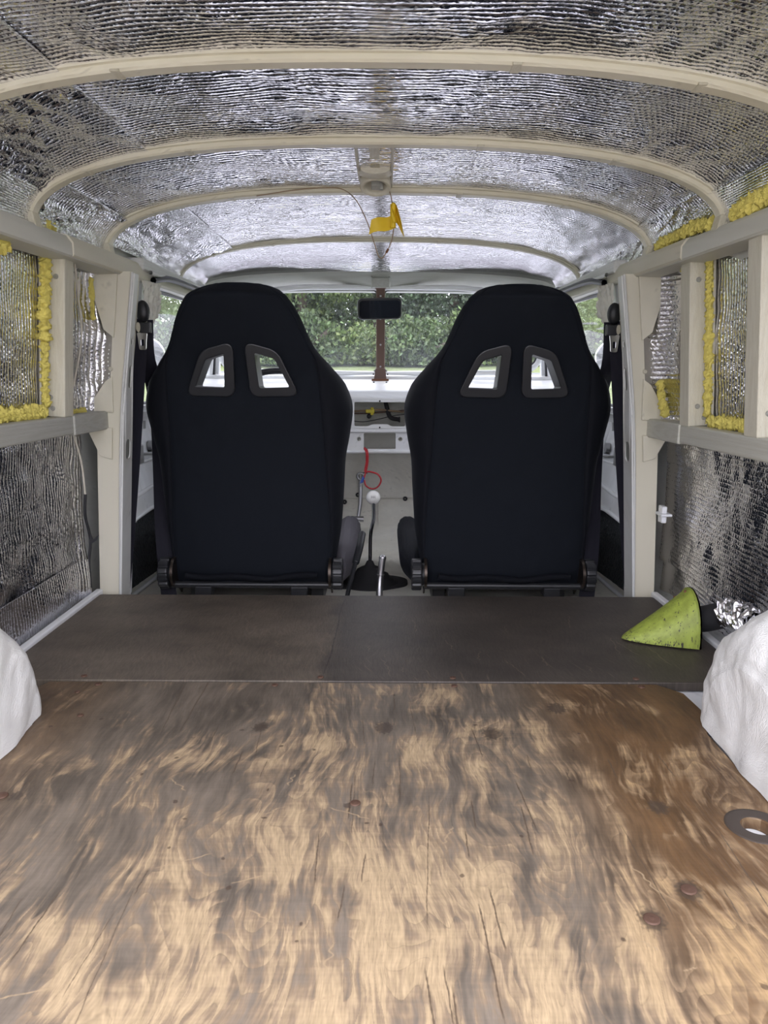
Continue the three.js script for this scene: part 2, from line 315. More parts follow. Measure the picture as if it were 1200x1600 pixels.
// ================================================================ FLOOR
const floor = struct('floor', 'bare plywood cargo floor of the van in two boards');
function paintFloor(kind) {
  const W = kind === 'rear' ? 2000 : 1024, H = kind === 'rear' ? 1130 : 420;
  const x0 = -0.77, x1 = 0.77, f0 = kind === 'rear' ? 0.55 : 1.41, f1 = kind === 'rear' ? 1.42 : 2.01;
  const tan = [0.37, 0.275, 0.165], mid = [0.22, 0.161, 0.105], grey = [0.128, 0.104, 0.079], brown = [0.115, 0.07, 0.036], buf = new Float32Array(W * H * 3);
  for (let j = 0; j < H; j++) for (let i = 0; i < W; i++) {
    const x = lerp(x0, x1, i / W), f = lerp(f0, f1, j / H);
    const wx = x + 0.030 * n2(x * 2.2, f * 1.4) + 0.010 * n2b(x * 7, f * 4.5) + 0.002 * n2(x * 30, f * 16);
    const grain = n2(wx * 330, f * 26) * 0.5 + n2(wx * 130, f * 11 + 9) * 0.35 + n2b(wx * 520, f * 60) * 0.3, weft = n2b(f * 170, x * 6);
    let c;
    if (kind === 'rear') {
      const blotch = fbm(x * 3.4 + 5, f * 3.4, 6), patch = fbm(wx * 9 + 21, f * 5.5 + 3, 6), streak = fbm(wx * 13 + 3, f * 2.2, 6), fine = fbm(wx * 60, f * 9 + 2, 4), cross = fbm(x * 9, f * 60, 3);
      const near = smoothstep(f, 1.40, 0.68), mid_ = Math.exp(-(((x - 0.02) / 0.30) ** 2)), right = smoothstep(x + 0.05 * n2b(f * 5, x * 3), 0.24, 0.36) * smoothstep(f, 0.70, 0.90);  // right mask: shadow beside the wheel arch, painted as darker brown wood
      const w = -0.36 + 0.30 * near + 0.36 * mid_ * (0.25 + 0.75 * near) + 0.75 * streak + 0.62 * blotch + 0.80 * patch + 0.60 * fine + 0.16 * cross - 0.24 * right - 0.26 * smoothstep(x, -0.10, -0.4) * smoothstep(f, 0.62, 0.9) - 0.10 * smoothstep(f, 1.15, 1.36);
      const figure = fbm(wx * 4.6 + 2, f * 1.0, 3) * 9 + 0.35 * patch, saw = figure - Math.floor(figure), ring = Math.abs(saw - 0.5) * 2;
      const t = smoothstep(w + 0.34 * (Math.pow(saw, 1.6) - 0.42), -0.52, 0.66);
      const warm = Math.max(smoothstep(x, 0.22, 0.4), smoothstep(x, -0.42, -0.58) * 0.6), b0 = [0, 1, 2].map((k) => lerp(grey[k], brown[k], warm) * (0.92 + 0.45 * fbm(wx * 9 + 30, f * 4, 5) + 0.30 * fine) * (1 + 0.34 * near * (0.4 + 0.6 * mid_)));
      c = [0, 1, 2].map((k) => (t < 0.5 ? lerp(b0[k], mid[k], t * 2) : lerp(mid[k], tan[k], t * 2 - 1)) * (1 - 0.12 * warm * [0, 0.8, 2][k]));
      const kk = (1 + 0.22 * grain * (0.5 + t) + 0.045 * weft) * (1 - 0.16 * smoothstep(ring, 0.93, 1) * (0.3 + t));
      c = c.map((v) => v * kk);
    } else {
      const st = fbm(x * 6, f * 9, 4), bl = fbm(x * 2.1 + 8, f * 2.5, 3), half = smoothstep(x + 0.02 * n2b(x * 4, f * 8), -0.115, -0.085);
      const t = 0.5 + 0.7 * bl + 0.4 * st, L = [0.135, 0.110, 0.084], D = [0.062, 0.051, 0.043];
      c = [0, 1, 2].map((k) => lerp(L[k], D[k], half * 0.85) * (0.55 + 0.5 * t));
      const scr = smoothstep(n2(wx * 60 + f * 12, f * 4), 0.80, 0.95) * smoothstep(f, 1.62, 1.45) * 0.5;
      c = c.map((v, k) => lerp(v, [0.20, 0.15, 0.11][k], scr) * (1 + 0.34 * grain));
    }
    buf.set(c, (j * W + i) * 3);
  }
  const spot = (x, f, rx, rf, col, a) => { const ci = (x - x0) / (x1 - x0) * W, cj = (f - f0) / (f1 - f0) * H, ri = rx / (x1 - x0) * W, rj = rf / (f1 - f0) * H; for (let j = Math.max(0, Math.floor(cj - rj)); j < Math.min(H, cj + rj); j++) for (let i = Math.max(0, Math.floor(ci - ri)); i < Math.min(W, ci + ri); i++) { const q = Math.hypot((i - ci) / ri, (j - cj) / rj) * (1 + 0.25 * n2(i * 0.09, j * 0.09)), k = a * (1 - smoothstep(q, 0.55, 1)); for (let m = 0; m < 3; m++) buf[(j * W + i) * 3 + m] = lerp(buf[(j * W + i) * 3 + m], col[m], k); } };
  const line = (xa, fa, xb, fb, col, wdt, a, wig) => { const n = Math.ceil(Math.hypot(xb - xa, fb - fa) / 0.0008); for (let s = 0; s <= n; s++) { const t = s / n, x = lerp(xa, xb, t) + wig * n2(t * 3 + xa * 40, fa * 9), f = lerp(fa, fb, t); spot(x, f, wdt, wdt, col, a * Math.min(1, 8 * t, 8 * (1 - t))); } };
  const R = rng(kind === 'rear' ? 5 : 6);
  if (kind === 'rear') {
    for (let i = 0; i < 46; i++) { const x = -0.55 + R() * 1.05, f = 0.5 + R() * 0.8, l = 0.05 + R() * R() * 0.34, sl = (R() - 0.5) * 0.14; line(x, f, x + l * sl, f + l, [0.08, 0.055, 0.035], 0.0008 + R() * 0.0006, 0.6, 0.0007); }
    for (let i = 0; i < 16; i++) { const x = -0.5 + R() * 1, f = 0.6 + R() * 0.6; line(x, f, x + (R() - 0.5) * 0.16, f + (R() - 0.5) * 0.12, [0.34, 0.25, 0.15], 0.0015, 0.4, 0.004); }
    for (const [x, f, r] of [[0.40, 0.98, 0.017], [-0.03, 0.98, 0.007], [-0.50, 1.0, 0.012], [0.315, 0.755, 0.018], [0.375, 0.805, 0.018], [0.02, 1.22, 0.02], [-0.19, 1.22, 0.016], [0.2, 1.2, 0.02], [0.33, 1.3, 0.02]]) spot(x, f, r, r * 1.3, [0.05, 0.035, 0.025], 0.75);
    for (let i = 0; i < 40; i++) spot(-0.6 + R() * 1.2, 0.5 + R() * 0.9, 0.002 + R() * 0.003, 0.002 + R() * 0.004, [0.05, 0.03, 0.02], 0.7);
  } else {
    for (let i = 0; i < 30; i++) { const x = -0.65 + R() * 1.3, f = 1.44 + R() * 0.3, l = 0.03 + R() * 0.1; line(x, f, x + l * (R() - 0.6) * 0.5, f + l, [0.2, 0.15, 0.11], 0.0012, 0.35, 0.004); }
    line(-0.10, 1.43, -0.085, 1.99, [0.02, 0.016, 0.014], 0.0014, 0.6, 0.003);
  }
  const data = tex(W, H, (i, j) => enc([buf[(j * W + i) * 3], buf[(j * W + i) * 3 + 1], buf[(j * W + i) * 3 + 2]]), true);
  data.wrapS = data.wrapT = THREE.ClampToEdgeWrapping;
  data.repeat.set(1 / (x1 - x0), 1 / (f1 - f0)); data.offset.set(-x0 / (x1 - x0), -f0 / (f1 - f0));
  return data;
}
const plyBump = tex(512, 512, (x, y) => 0.5 + 0.25 * loop(n3, x / 512, y / 512, 16, 1.5, 3) + 0.25 * loop(n3, x / 512, y / 512, 34, 3, 6) + 0.15 * loop(n3, x / 512, y / 512, 3, 3, 1));
plyBump.repeat.set(2, 2);
{
  const flat = (s, depth) => { const g = extrude(s, depth - 0.004, 0.002, 16); g.rotateX(-Math.PI / 2); return g; }; // shape's y becomes f
  // rear board, cut round the wheel arches, with a finger hole on the right
  const s = new THREE.Shape();
  s.moveTo(-0.74, -0.34); s.lineTo(0.72, -0.34); s.lineTo(0.72, 0.70); s.lineTo(0.62, 0.78);
  s.lineTo(0.561, 0.90); s.lineTo(0.560, 1.20); s.lineTo(0.572, 1.255); s.lineTo(0.588, 1.30); s.lineTo(0.584, 1.37); s.lineTo(0.548, 1.412);
  s.lineTo(-0.63, 1.412); s.lineTo(-0.65, 1.34); s.lineTo(-0.615, 1.295); s.lineTo(-0.578, 1.235); s.lineTo(-0.573, 0.92); s.lineTo(-0.64, 0.78); s.lineTo(-0.74, 0.72); s.closePath();
  const hole = new THREE.Path(); hole.absellipse(0.517, 0.935, 0.02, 0.024, 0, Math.PI * 2); s.holes.push(hole);
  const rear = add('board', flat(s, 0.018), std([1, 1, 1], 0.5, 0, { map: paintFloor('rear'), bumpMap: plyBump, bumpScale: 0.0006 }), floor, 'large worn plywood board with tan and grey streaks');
  rear.position.y = -0.017;
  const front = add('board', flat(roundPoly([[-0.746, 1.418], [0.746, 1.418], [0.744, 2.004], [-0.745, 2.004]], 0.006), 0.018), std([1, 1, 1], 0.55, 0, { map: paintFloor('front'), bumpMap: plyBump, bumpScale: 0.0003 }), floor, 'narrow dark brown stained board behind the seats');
  front.position.y = -0.0145;
  // dished dark plate round the finger hole
  const ring = new THREE.LatheGeometry([[0.021, 0.0], [0.022, 0.0012], [0.036, 0.0014], [0.041, 0.0005], [0.041, -0.001]].map((p) => new THREE.Vector2(...p)), 32).translate(0.517, 0.0165, -0.935);
  add('finger_hole_ring', ring, std([0.05, 0.038, 0.03], 0.6), rear);
  // screws
  const head = new THREE.LatheGeometry([[0, 0.0016], [0.002, 0.0016], [0.0022, 0.0008], [0.005, 0.0012], [0.0062, 0.0004], [0.0062, -0.001]].map((p) => new THREE.Vector2(...p)), 14);
  const rustMat = std([0.11, 0.06, 0.04], 0.65, 0.3);
  for (const [x, f, sc] of [[-0.53, 1.398, 1], [-0.19, 1.398, 1], [0.155, 1.398, 1], [0.515, 1.398, 1.1], [-0.02, 0.985, 1.2], [0.315, 0.755, 1.5], [0.375, 0.805, 1.5], [-0.52, 1.0, 1.4], [-0.555, 1.36, 0.8], [-0.51, 1.26, 0.9]]) { const m = add('screw', head, rustMat, rear); m.position.set(x, 0.0175, -f); m.scale.set(sc, 1, sc); }
  for (const [x, f, sc] of [[-0.57, 1.432, 1], [-0.105, 1.432, 1], [0.155, 1.432, 1], [0.515, 1.432, 1]]) { const m = add('screw', head, rustMat, front); m.position.set(x, 0.0175, -f); m.scale.set(sc, 1, sc); }
  // pressed steel under the boards and the white sill strips along them
  add('subfloor', merge([bx(-0.80, 0.80, -0.06, -0.019, -0.35, 2.0), bx(-0.80, 0.80, -0.20, -0.05, 1.97, 2.0)]), M.white, floor);
  for (const x of [-1, 1]) add('sill_strip', bx(x * 0.748, x * 0.766, -0.018, 0.010, 1.34, 2.03, 0.004), M.white, floor);
  add('cab_floor', merge([bx(-0.84, 0.84, -0.17, -0.13, 1.98, 3.25)]), M.dirty, floor, 'dusty pale painted cab floor');
}
// wheel arches: half drums with a rounded inner rim, hand-beaten and thickly painted
const archPaint = std([0.80, 0.80, 0.77], 0.45, 0, { bumpMap: orange, bumpScale: 0.0012 });
for (const s of [-1, 1]) {
  const inner = s > 0 ? 0.560 : 0.570, prof = [], R = 0.26, c = s > 0 ? 1.08 : 1.06, flatR = s > 0 ? 0.16 : 0.19, turnX = s > 0 ? 0.14 : 0.18;
  for (const r of [0.001, 0.05, 0.10, 0.15]) prof.push([inner + 0.006 * (r / 0.2), r]);
  for (let i = 0; i <= 12; i++) { const a = i / 12 * Math.PI / 2; prof.push([inner + 0.008 + turnX * (1 - Math.cos(a)), flatR + (R - flatR) * Math.sin(a)]); }
  for (const x of [0.75, 0.77, 0.80]) if (x > inner + 0.18) prof.push([x, R]);
  const nu = 150, g = gridGeo(nu, (prof.length - 1) * 4, (u, v) => {
    const k = v * (prof.length - 1), i = Math.min(prof.length - 2, Math.floor(k)), t = k - i, X = lerp(prof[i][0], prof[i + 1][0], t), r0 = lerp(prof[i][1], prof[i + 1][1], t), th = u * Math.PI;
    const b = 0.006 * n3(X * 9, Math.cos(th) * r0 * 9, Math.sin(th) * r0 * 9 + s * 5) + 0.0018 * n3(X * 26, Math.cos(th) * r0 * 26, Math.sin(th) * r0 * 26) , foot = 0.035 * Math.pow(Math.max(0, 1 - Math.sin(th) * r0 / 0.12), 2);
    const r = r0 + b * smoothstep(r0, 0.1, 0.3), x = X - b * 0.7 - foot * 0.0;
    return new THREE.Vector3(s * x, Math.sin(th) * r, -(c + Math.cos(th) * r * 1.0));
  }, (u, v) => [u * 4, v * 3], null, s > 0);
  const o = add('wheel_arch', g, archPaint);
  o.userData = { kind: 'structure', label: s > 0 ? 'lumpy white wheel arch behind the lime green cone' : 'smooth white wheel arch beside the dark foil side panel' };
}

// ================================================================ CEILING
const ceiling = struct('ceiling', 'van roof lined with silver quilted foil between cream ribs');
const RIBS = [1.245, 1.636, 2.02, 2.62];
{
  const inRoof = (p) => new THREE.Vector3(0, 0.5, p.z).sub(p);
  const roofSheet = (t0, t1, f0, f1, o = {}, lift = 0) => sheet(ceiling, (u, v) => roofPt(lerp(t0, t1, u), lerp(f0, f1, v), lift), 1.75 * (t1 - t0) / Math.PI, f1 - f0, { inward: inRoof, ...o });
  const th = (x, f = 1.5) => thetaAt(x, f), sL = th(-0.46), E = 0.02;
  roofSheet(0.28, sL + 0.02, ROOF_REAR, 1.238, { crumple: 0.0022, step: 0.008 }); roofSheet(sL, 2.92, ROOF_REAR, 1.238, { turn: false, amp: 0.005 }, 0.006);
  roofSheet(0.30, sL + 0.02, 1.25, 1.63, { amp: 0.004, crumple: 0.0024, step: 0.008 }); roofSheet(sL, 2.88, 1.25, 1.63, { crumple: 0.006, amp: 0.005 }, 0.006);
  roofSheet(0.0, 0.36, 1.27, 1.622, { turn: true, amp: 0.006 }, 0.007); roofSheet(2.80, Math.PI, 1.27, 1.622, { turn: true, amp: 0.006, mat: M.foilCrumpled }, 0.01);
  roofSheet(0.24, 2.72, 1.642, 2.014, { amp: 0.004, crumple: 0.002, step: 0.008 }); roofSheet(0.0, 0.4, 1.66, 2.005, { crumple: 0.008, mat: M.foilCrumpled }, 0.006); roofSheet(2.66, Math.PI, 1.66, 2.005, { crumple: 0.012, mat: M.foilCrumpled }, 0.007);
  roofSheet(0.18, th(-0.5, 2.3), 2.026, 2.614, { amp: 0.0045 }); roofSheet(th(-0.5, 2.3) - 0.02, 3.02, 2.026, 2.612, { crumple: 0.006, amp: 0.006, mat: M.foilCrumpled }, 0.006); roofSheet(0.0, 0.24, 2.05, 2.6, { crumple: 0.008, mat: M.foilCrumpled }, 0.006);
  roofSheet(0.06, Math.PI - 0.06, 2.626, 3.132, { amp: 0.003, step: 0.007 });
  // outer roof skin, closed and thick
  const outer = (lift) => gridGeo(60, 40, (u, v) => roofPt(u * Math.PI, lerp(ROOF_REAR - 0.02, 3.3, v), -lift), null, null);
  add('roof_skin', merge([outer(0.012), outer(0.03)]), M.skin, ceiling);
  // ribs
  RIBS.forEach((f, i) => {
    const w = i === 3 ? 0.026 : 0.031, h = i === 3 ? 0.010 : 0.013, frames = [], n = 90, t0 = 0.0;
    for (let k = 0; k <= n; k++) {
      const t = t0 + (Math.PI - 2 * t0) * k / n, e = 0.012, o = roofPt(t, f, 0.002), T = roofPt(Math.min(Math.PI, t + e), f).sub(roofPt(Math.max(0, t - e), f)).normalize();
      frames.push({ o, A: new THREE.Vector3(0, 0, -1), B: new THREE.Vector3().crossVectors(T, new THREE.Vector3(0, 0, -1)).normalize() });
    }
    if (frames[n >> 1].B.y > 0) frames.forEach((q) => q.B.negate());
    const b = 0.0035, sec = [[-w / 2 - 0.006, -0.003], [-w / 2 - 0.006, 0.001], [-w / 2, 0.002], [-w / 2, h - b], [-w / 2 + b, h], [w / 2 - b, h], [w / 2, h - b], [w / 2, 0.002], [w / 2 + 0.006, 0.001], [w / 2 + 0.006, -0.003]];
    const r = add('roof_rib', sweep(sec, frames), M.rib, ceiling);
    if (i < 3) { // welded feet on the rails
      for (const s of [-1, 1]) add('rib_foot', merge([bar(V(s * (roofA(f) - 0.012), ROOF_BASE + 0.03, f), V(s * (roofA(f) - 0.022), ROOF_BASE - 0.012, f), w + 0.004, 0.014, new THREE.Vector3(1, 0, 0))]), M.rib, r);
    }
    for (const t of [0.9, 1.35, 2.05, 2.5]) { const p = roofPt(t, f, 0.002 + h); add('clip', new RoundedBoxGeometry(0.014, 0.004, w + 0.003, 1, 0.001).translate(p.x, p.y + 0.001, p.z), M.rib, r); }
  });
  // windscreen header: curved pressed panel across the front
  const hdr = (u, v) => { const x = (u * 2 - 1), bow = 1 - x * x, f = lerp(2.86, 3.11, Math.sqrt(Math.max(0, bow))) , X = x * 0.628;
    const yT = 0.905 + 0.078 * Math.pow(Math.max(0, 1 - Math.pow(Math.abs(x), 2.4)), 0.5), yB = 0.872 + 0.05 * Math.pow(Math.max(0, 1 - Math.pow(Math.abs(x), 2.4)), 0.5);
    return V(X, lerp(yT, yB, v) - 0.006 * Math.sin(v * Math.PI), f + v * 0.09 - 0.012 * Math.sin(v * Math.PI)); };
  const hl = [gridGeo(70, 10, hdr), gridGeo(70, 3, (u, v) => hdr(u, 1).add(new THREE.Vector3(0, -0.004 * v, -0.05 * v))), gridGeo(70, 2, (u, v) => hdr(u, 0).add(new THREE.Vector3(0, 0.03 * v, -0.06 * v))), tube(Array.from({ length: 24 }, (_, i) => hdr(i / 23, 1)), 0.0045, 80, 8)];
  const header = add('header_panel', merge(hl), M.header, ceiling, 'grey painted curved panel above the windscreen');
  add('header_plate', merge([bx(-0.034, 0.034, 0.925, 0.962, 3.118, 3.13, 0.004), bar(V(-0.034, 0.965, 3.11), V(-0.034, 0.925, 3.135), 0.006, 0.01), bar(V(0.034, 0.965, 3.11), V(0.034, 0.925, 3.135), 0.006, 0.01)]), M.header, header);
}

// ================================================================ SIDE WALLS
const wallX = (y) => (y > 0.47 ? lerp(0.715, 0.690, (y - 0.47) / 0.4) : lerp(0.742, 0.715, y / 0.47));      // inner edge of the posts
for (const s of [-1, 1]) {
  const left = s < 0, wall = struct(left ? 'wall_left' : 'wall_right', left ? 'driver side van wall with cream posts and dark quilted foil' : 'passenger side van wall with cream posts and shiny quilted foil');
  const inw = () => new THREE.Vector3(-s, 0, 0), yA = left ? 0.446 : 0.433, yB = left ? 0.489 : 0.476;
  const P = (x, y, f) => V(s * x, y, f);
  // outer skin
  add('side_skin', merge([bx(s * 0.815, s * 0.84, -0.22, 0.47, WALL_REAR - 0.02, 2.28), gridGeo(2, 12, (u, v) => { const y = 0.45 + v * 0.5; return P(0.822 - 0.12 * v * v, y, lerp(WALL_REAR - 0.02, 2.28, u)); }), gridGeo(2, 12, (u, v) => { const y = 0.45 + v * 0.5; return P(0.842 - 0.12 * v * v, y, lerp(WALL_REAR - 0.02, 2.28, u)); })]), M.cab, wall);
  // roof rail: folded channel
  const rf = []; for (let i = 0; i <= 24; i++) { const f = lerp(WALL_REAR, 2.86, i / 24); rf.push({ o: P(railX(f), 0, f), A: new THREE.Vector3(s, 0, 0), B: new THREE.Vector3(0, 1, 0) }); }
  const sec = [[0.0, 0.842], [0.0, 0.868], [0.012, 0.884], [0.05, 0.892], [0.055, 0.874], [0.06, 0.836], [0.004, 0.838]];
  add('roof_rail', sweep(left ? sec.slice().reverse() : sec, rf), M.rail, wall);
  // the rail's front piece laps over it
  const lap = rf.slice(14).map((q) => ({ ...q, o: q.o.clone().add(new THREE.Vector3(-s * 0.0035, 0.002, 0)) }));
  add('rail_sleeve', sweep(left ? sec.slice().reverse() : sec, lap), M.cream, wall);
  // waist rail, two lapped pieces with a ledge
  add('waist_rail', merge([bx(s * 0.715, s * 0.775, yA, yB, WALL_REAR, 1.86, 0.004)]), left ? M.primer : M.rail, wall);
  add('rail_sleeve', merge([bx(s * 0.711, s * 0.772, yA - 0.003, yB + 0.002, 1.82, 2.085, 0.004)]), left ? M.primer : M.rail, wall);
  // posts
  const post = (f, w = 0.05, d = 0.042) => {
    const a = P(0.715 + d / 2, yB, f), b = P(0.692 + d / 2, 0.842, f);
    const o = add('post', bar(a, b, w, d, new THREE.Vector3(1, 0, 0)), M.cream, wall);
    add('post_flange', bar(a.clone().add(V(s * (d / 2 + 0.002), 0, -w * 0.5 - 0.008)), b.clone().add(V(s * (d / 2 + 0.002), 0, -w * 0.5 - 0.008)), 0.03, 0.006, new THREE.Vector3(1, 0, 0)), M.cream, o);
    for (const y of [yB + 0.02, yB + 0.045, 0.80]) add('screw', new THREE.CylinderGeometry(0.005, 0.006, 0.003, 12).rotateX(Math.PI / 2).translate(s * (wallX(y) + d * 0.45 + (y % 0.02)), y, -(f - w / 2 - 0.001)), M.primer, o);
  };
  const posts = left ? [1.80, 1.26] : [1.80, 1.47];
  posts.forEach((f) => post(f, left ? 0.05 : 0.055, 0.044));
  // B-pillar: tapered box, slotted inner plate, gussets
  const pil = [[-0.10, 0.712, 0.765], [0.0, 0.708, 0.76], [0.45, 0.679, 0.742], [0.50, 0.674, 0.706], [0.845, 0.628, 0.672]];
  const pf = pil.map(([y, xi, xo]) => ({ o: P(xi, y, 2.04), A: new THREE.Vector3(s * (xo - xi), 0, 0), B: new THREE.Vector3(0, 0, -1) }));
  const psec = [[0, 0], [1, 0], [1, 0.13], [0.5, 0.13], [0.3, 0.03], [0.02, 0.03]];
  const pillar = add('pillar', sweep(left ? psec.slice().reverse() : psec, pf), M.cream, wall);
  const slot = (y, h) => roundPoly([[0.016, y], [0.052, y], [0.052, y + h], [0.016, y + h]], 0.0175, new THREE.Path());
  const strip = (a, b, y0, y1) => { const q = []; for (let i = 0; i <= 24; i++) q.push([b, lerp(y0, y1, i / 24)]); for (let i = 24; i >= 0; i--) q.push([a, lerp(y0, y1, i / 24)]); return shape(q); };
  const plate = strip(-0.004, 0.068, -0.1, 0.84); plate.holes.push(slot(0.36, 0.055), slot(0.55, 0.06), slot(0.66, 0.02));
  for (const [pl, lift, nm, mt] of [[plate, 0, 'slotted_plate', M.cab], [strip(0.006, 0.062, 0.30, 0.72), 0.0045, 'slot_shade_sheet', M.slot]]) { // wrap plate and added dark sheet (painted slot shade) over the pillar's inner face
    const g = extrude(pl, lift ? 0.001 : 0.003, lift ? 0 : 0.0005), p = g.attributes.position;
    for (let i = 0; i < p.count; i++) { const y = p.getY(i), f = p.getX(i) * lerp(1, 0.42, clamp((y - 0.42) / 0.3, 0, 1)), d = p.getZ(i), xi = y > 0.48 ? lerp(0.676, 0.628, (y - 0.48) / 0.365) : lerp(0.708, 0.676, y / 0.48); p.setXYZ(i, s * (xi - 0.008 + lift + d), y, -(2.04 + f)); }
    g.computeVertexNormals(); add(nm, g, mt, pillar);
  }
  add('pillar_edge', tube([P(0.708, -0.08, 2.037), P(0.674, 0.48, 2.037), P(0.651, 0.66, 2.037), P(0.627, 0.843, 2.037)], 0.0035, 30, 8), M.cab, pillar);
  const gus = (pts) => add('gusset', extrude(shape(pts.map(([x, y]) => [s * x, y])), 0.004, 0.0008).translate(0, 0, -2.036), M.cream, pillar);
  gus([[0.664, 0.842], [0.742, 0.842], [0.706, 0.70], [0.682, 0.68]]); gus([[0.695, yB], [0.765, yB], [0.712, 0.565], [0.692, 0.58]]); gus([[0.70, yA], [0.765, yA], [0.735, 0.375], [0.705, 0.365]]);
  for (const [x, y] of [[0.70, 0.53], [0.695, 0.60], [0.715, 0.42], [0.72, 0.39], [0.68, 0.76]]) add('screw', new THREE.CylinderGeometry(0.005, 0.006, 0.003, 12).rotateX(Math.PI / 2).translate(s * x, y, -2.034), M.cream, pillar);
  // the torn seal plate at the pillar's head
  add('head_plate', gridGeo(20, 14, (u, v) => P(0.645 - 0.02 * u + 0.006 * n2(u * 5, v * 4 + s), lerp(0.84, 0.70, v * (1 - 0.45 * u)), 2.185 + u * 0.09 + 0.004 * n2(u * 9, v * 6))), M.dirty, pillar);
  // foil in the bays above the waist rail: inner ends behind the posts
  const bay = (f0, f1, o) => sheet(wall, (u, v) => { const y = lerp(yB - 0.01, 0.855, v); return P(wallX(y) + 0.048 + 0.012 * Math.sin(u * Math.PI) - (o?.hook ? 0.08 * smoothstep(u, 0.45, 1) ** 2 : 0), y, lerp(f0, f1, u)); }, f1 - f0, 0.38, { inward: inw, turn: true, amp: 0.004, ...o });
  if (left) { bay(WALL_REAR, 1.24); bay(1.28, 1.79); bay(1.82, 2.10, { amp: 0.006, hook: 1 }); } else { bay(WALL_REAR, 1.45); bay(1.49, 1.785); bay(1.82, 2.10, { turn: false, amp: 0.005, hook: 1 }); }
  // foil below it
  const low = (f0, f1, y0, y1, o, off = 0) => sheet(wall, (u, v) => { const y = lerp(y0, y1, v); return P(0.792 - off + 0.008 * Math.sin(y * 6) - 0.012 * smoothstep(u * (f1 - f0), (f1 - f0) - 0.05, f1 - f0), y, lerp(f0, f1, u)); }, f1 - f0, y1 - y0, { inward: inw, amp: 0.006, ...o });
  if (left) { low(WALL_REAR, 2.03, 0.0, 0.47, { turn: true, amp: 0.009, crumple: 0.0022 }); low(1.28, 2.0, 0.0, 0.10, { turn: true }, 0.012); }
  else { low(WALL_REAR, 2.10, 0.085, 0.40, { turn: false, amp: 0.006 }, -0.006); low(WALL_REAR, 2.09, 0.36, 0.47, { turn: false, crumple: 0.003 }, 0.0); low(WALL_REAR, 2.09, 0.0, 0.12, { turn: false, crumple: 0.003 }, -0.014); }
  // foam squeezed out round the bays
  const fp = (list, r, seed) => foam(wall, list.map(([x, y, f]) => P(x, y, f)), r, seed);
  if (left) {
    fp([[0.752, yB + 0.005, 1.36], [0.752, yB + 0.012, 1.5], [0.75, yB + 0.012, 1.65], [0.748, yB + 0.014, 1.745]], 0.016, 1);
    fp([[0.748, yB + 0.02, 1.755], [0.748, 0.56, 1.757], [0.742, 0.66, 1.758]], 0.012, 2);
    fp([[0.742, 0.655, 1.757], [0.738, 0.72, 1.755], [0.732, 0.78, 1.757], [0.728, 0.842, 1.76]], 0.017, 3);
    fp([[0.722, 0.838, 1.30], [0.72, 0.83, 1.42], [0.72, 0.826, 1.5], [0.72, 0.834, 1.56]], 0.018, 4);
    fp([[0.745, yB + 0.004, 1.85], [0.745, yB + 0.006, 1.92], [0.745, yB + 0.005, 1.98]], 0.007, 5);
    fp([[0.728, 0.72, 2.02], [0.72, 0.79, 2.0], [0.715, 0.825, 1.985]], 0.008, 6);
    fp([[0.715, 0.838, 1.835], [0.715, 0.832, 1.86]], 0.012, 7);
    fp([[0.70, 0.895, 1.70], [0.70, 0.9, 1.76]], 0.012, 8);
  } else {
    fp([[0.752, yB + 0.006, 1.44], [0.752, yB + 0.014, 1.60], [0.75, yB + 0.012, 1.75]], 0.014, 11);
    fp([[0.748, yB + 0.02, 1.755], [0.748, 0.56, 1.757], [0.742, 0.66, 1.758], [0.735, 0.76, 1.757], [0.728, 0.842, 1.758]], 0.012, 12);
    fp([[0.742, yB + 0.008, 1.99], [0.735, 0.53, 2.01], [0.73, 0.58, 2.02]], 0.013, 13);
    fp([[0.722, 0.838, 1.44], [0.72, 0.834, 1.48]], 0.011, 14);
    fp([[0.70, 0.90, 1.22], [0.70, 0.908, 1.36], [0.695, 0.904, 1.5], [0.695, 0.898, 1.58]], 0.017, 15);
    fp([[0.69, 0.898, 1.66], [0.685, 0.906, 1.74], [0.68, 0.903, 1.85], [0.675, 0.895, 1.95]], 0.013, 16);
    fp([[0.71, 0.836, 1.84], [0.71, 0.832, 1.865]], 0.011, 17);
  }
  // loose cables
  if (left) {
    add('cable', tube([P(0.70, 0.838, 1.85), P(0.715, 0.76, 1.90), P(0.725, 0.68, 1.93), P(0.735, 0.58, 1.90), P(0.742, yB + 0.012, 1.86)], 0.0022, 60, 6), M.cable, wall);
    add('cable', tube([P(0.762, yA, 1.93), P(0.765, 0.36, 1.98), P(0.768, 0.27, 2.0)], 0.0026, 40, 6), M.cable, wall);
    const torn = add('cable', tube([P(0.768, 0.275, 2.0), P(0.77, 0.22, 1.995), P(0.768, 0.15, 2.015), P(0.772, 0.09, 2.005), P(0.77, 0.02, 2.0)], 0.0042, 60, 6), M.rubber, wall);
    add('torn_tape', extrude(shape([[0, 0], [0.018, 0.012], [0.024, 0.028], [0.008, 0.014], [0.002, 0.03], [-0.004, 0.01]]), 0.001, 0).translate(-0.762, 0.14, -2.0), M.rubber, torn);
  } else {
    add('catch_bracket', merge([bx(0.752, 0.766, 0.205, 0.25, 2.0, 2.03), bx(0.745, 0.775, 0.225, 0.232, 1.985, 2.03, 0.002)]), M.white, wall);
  }
}

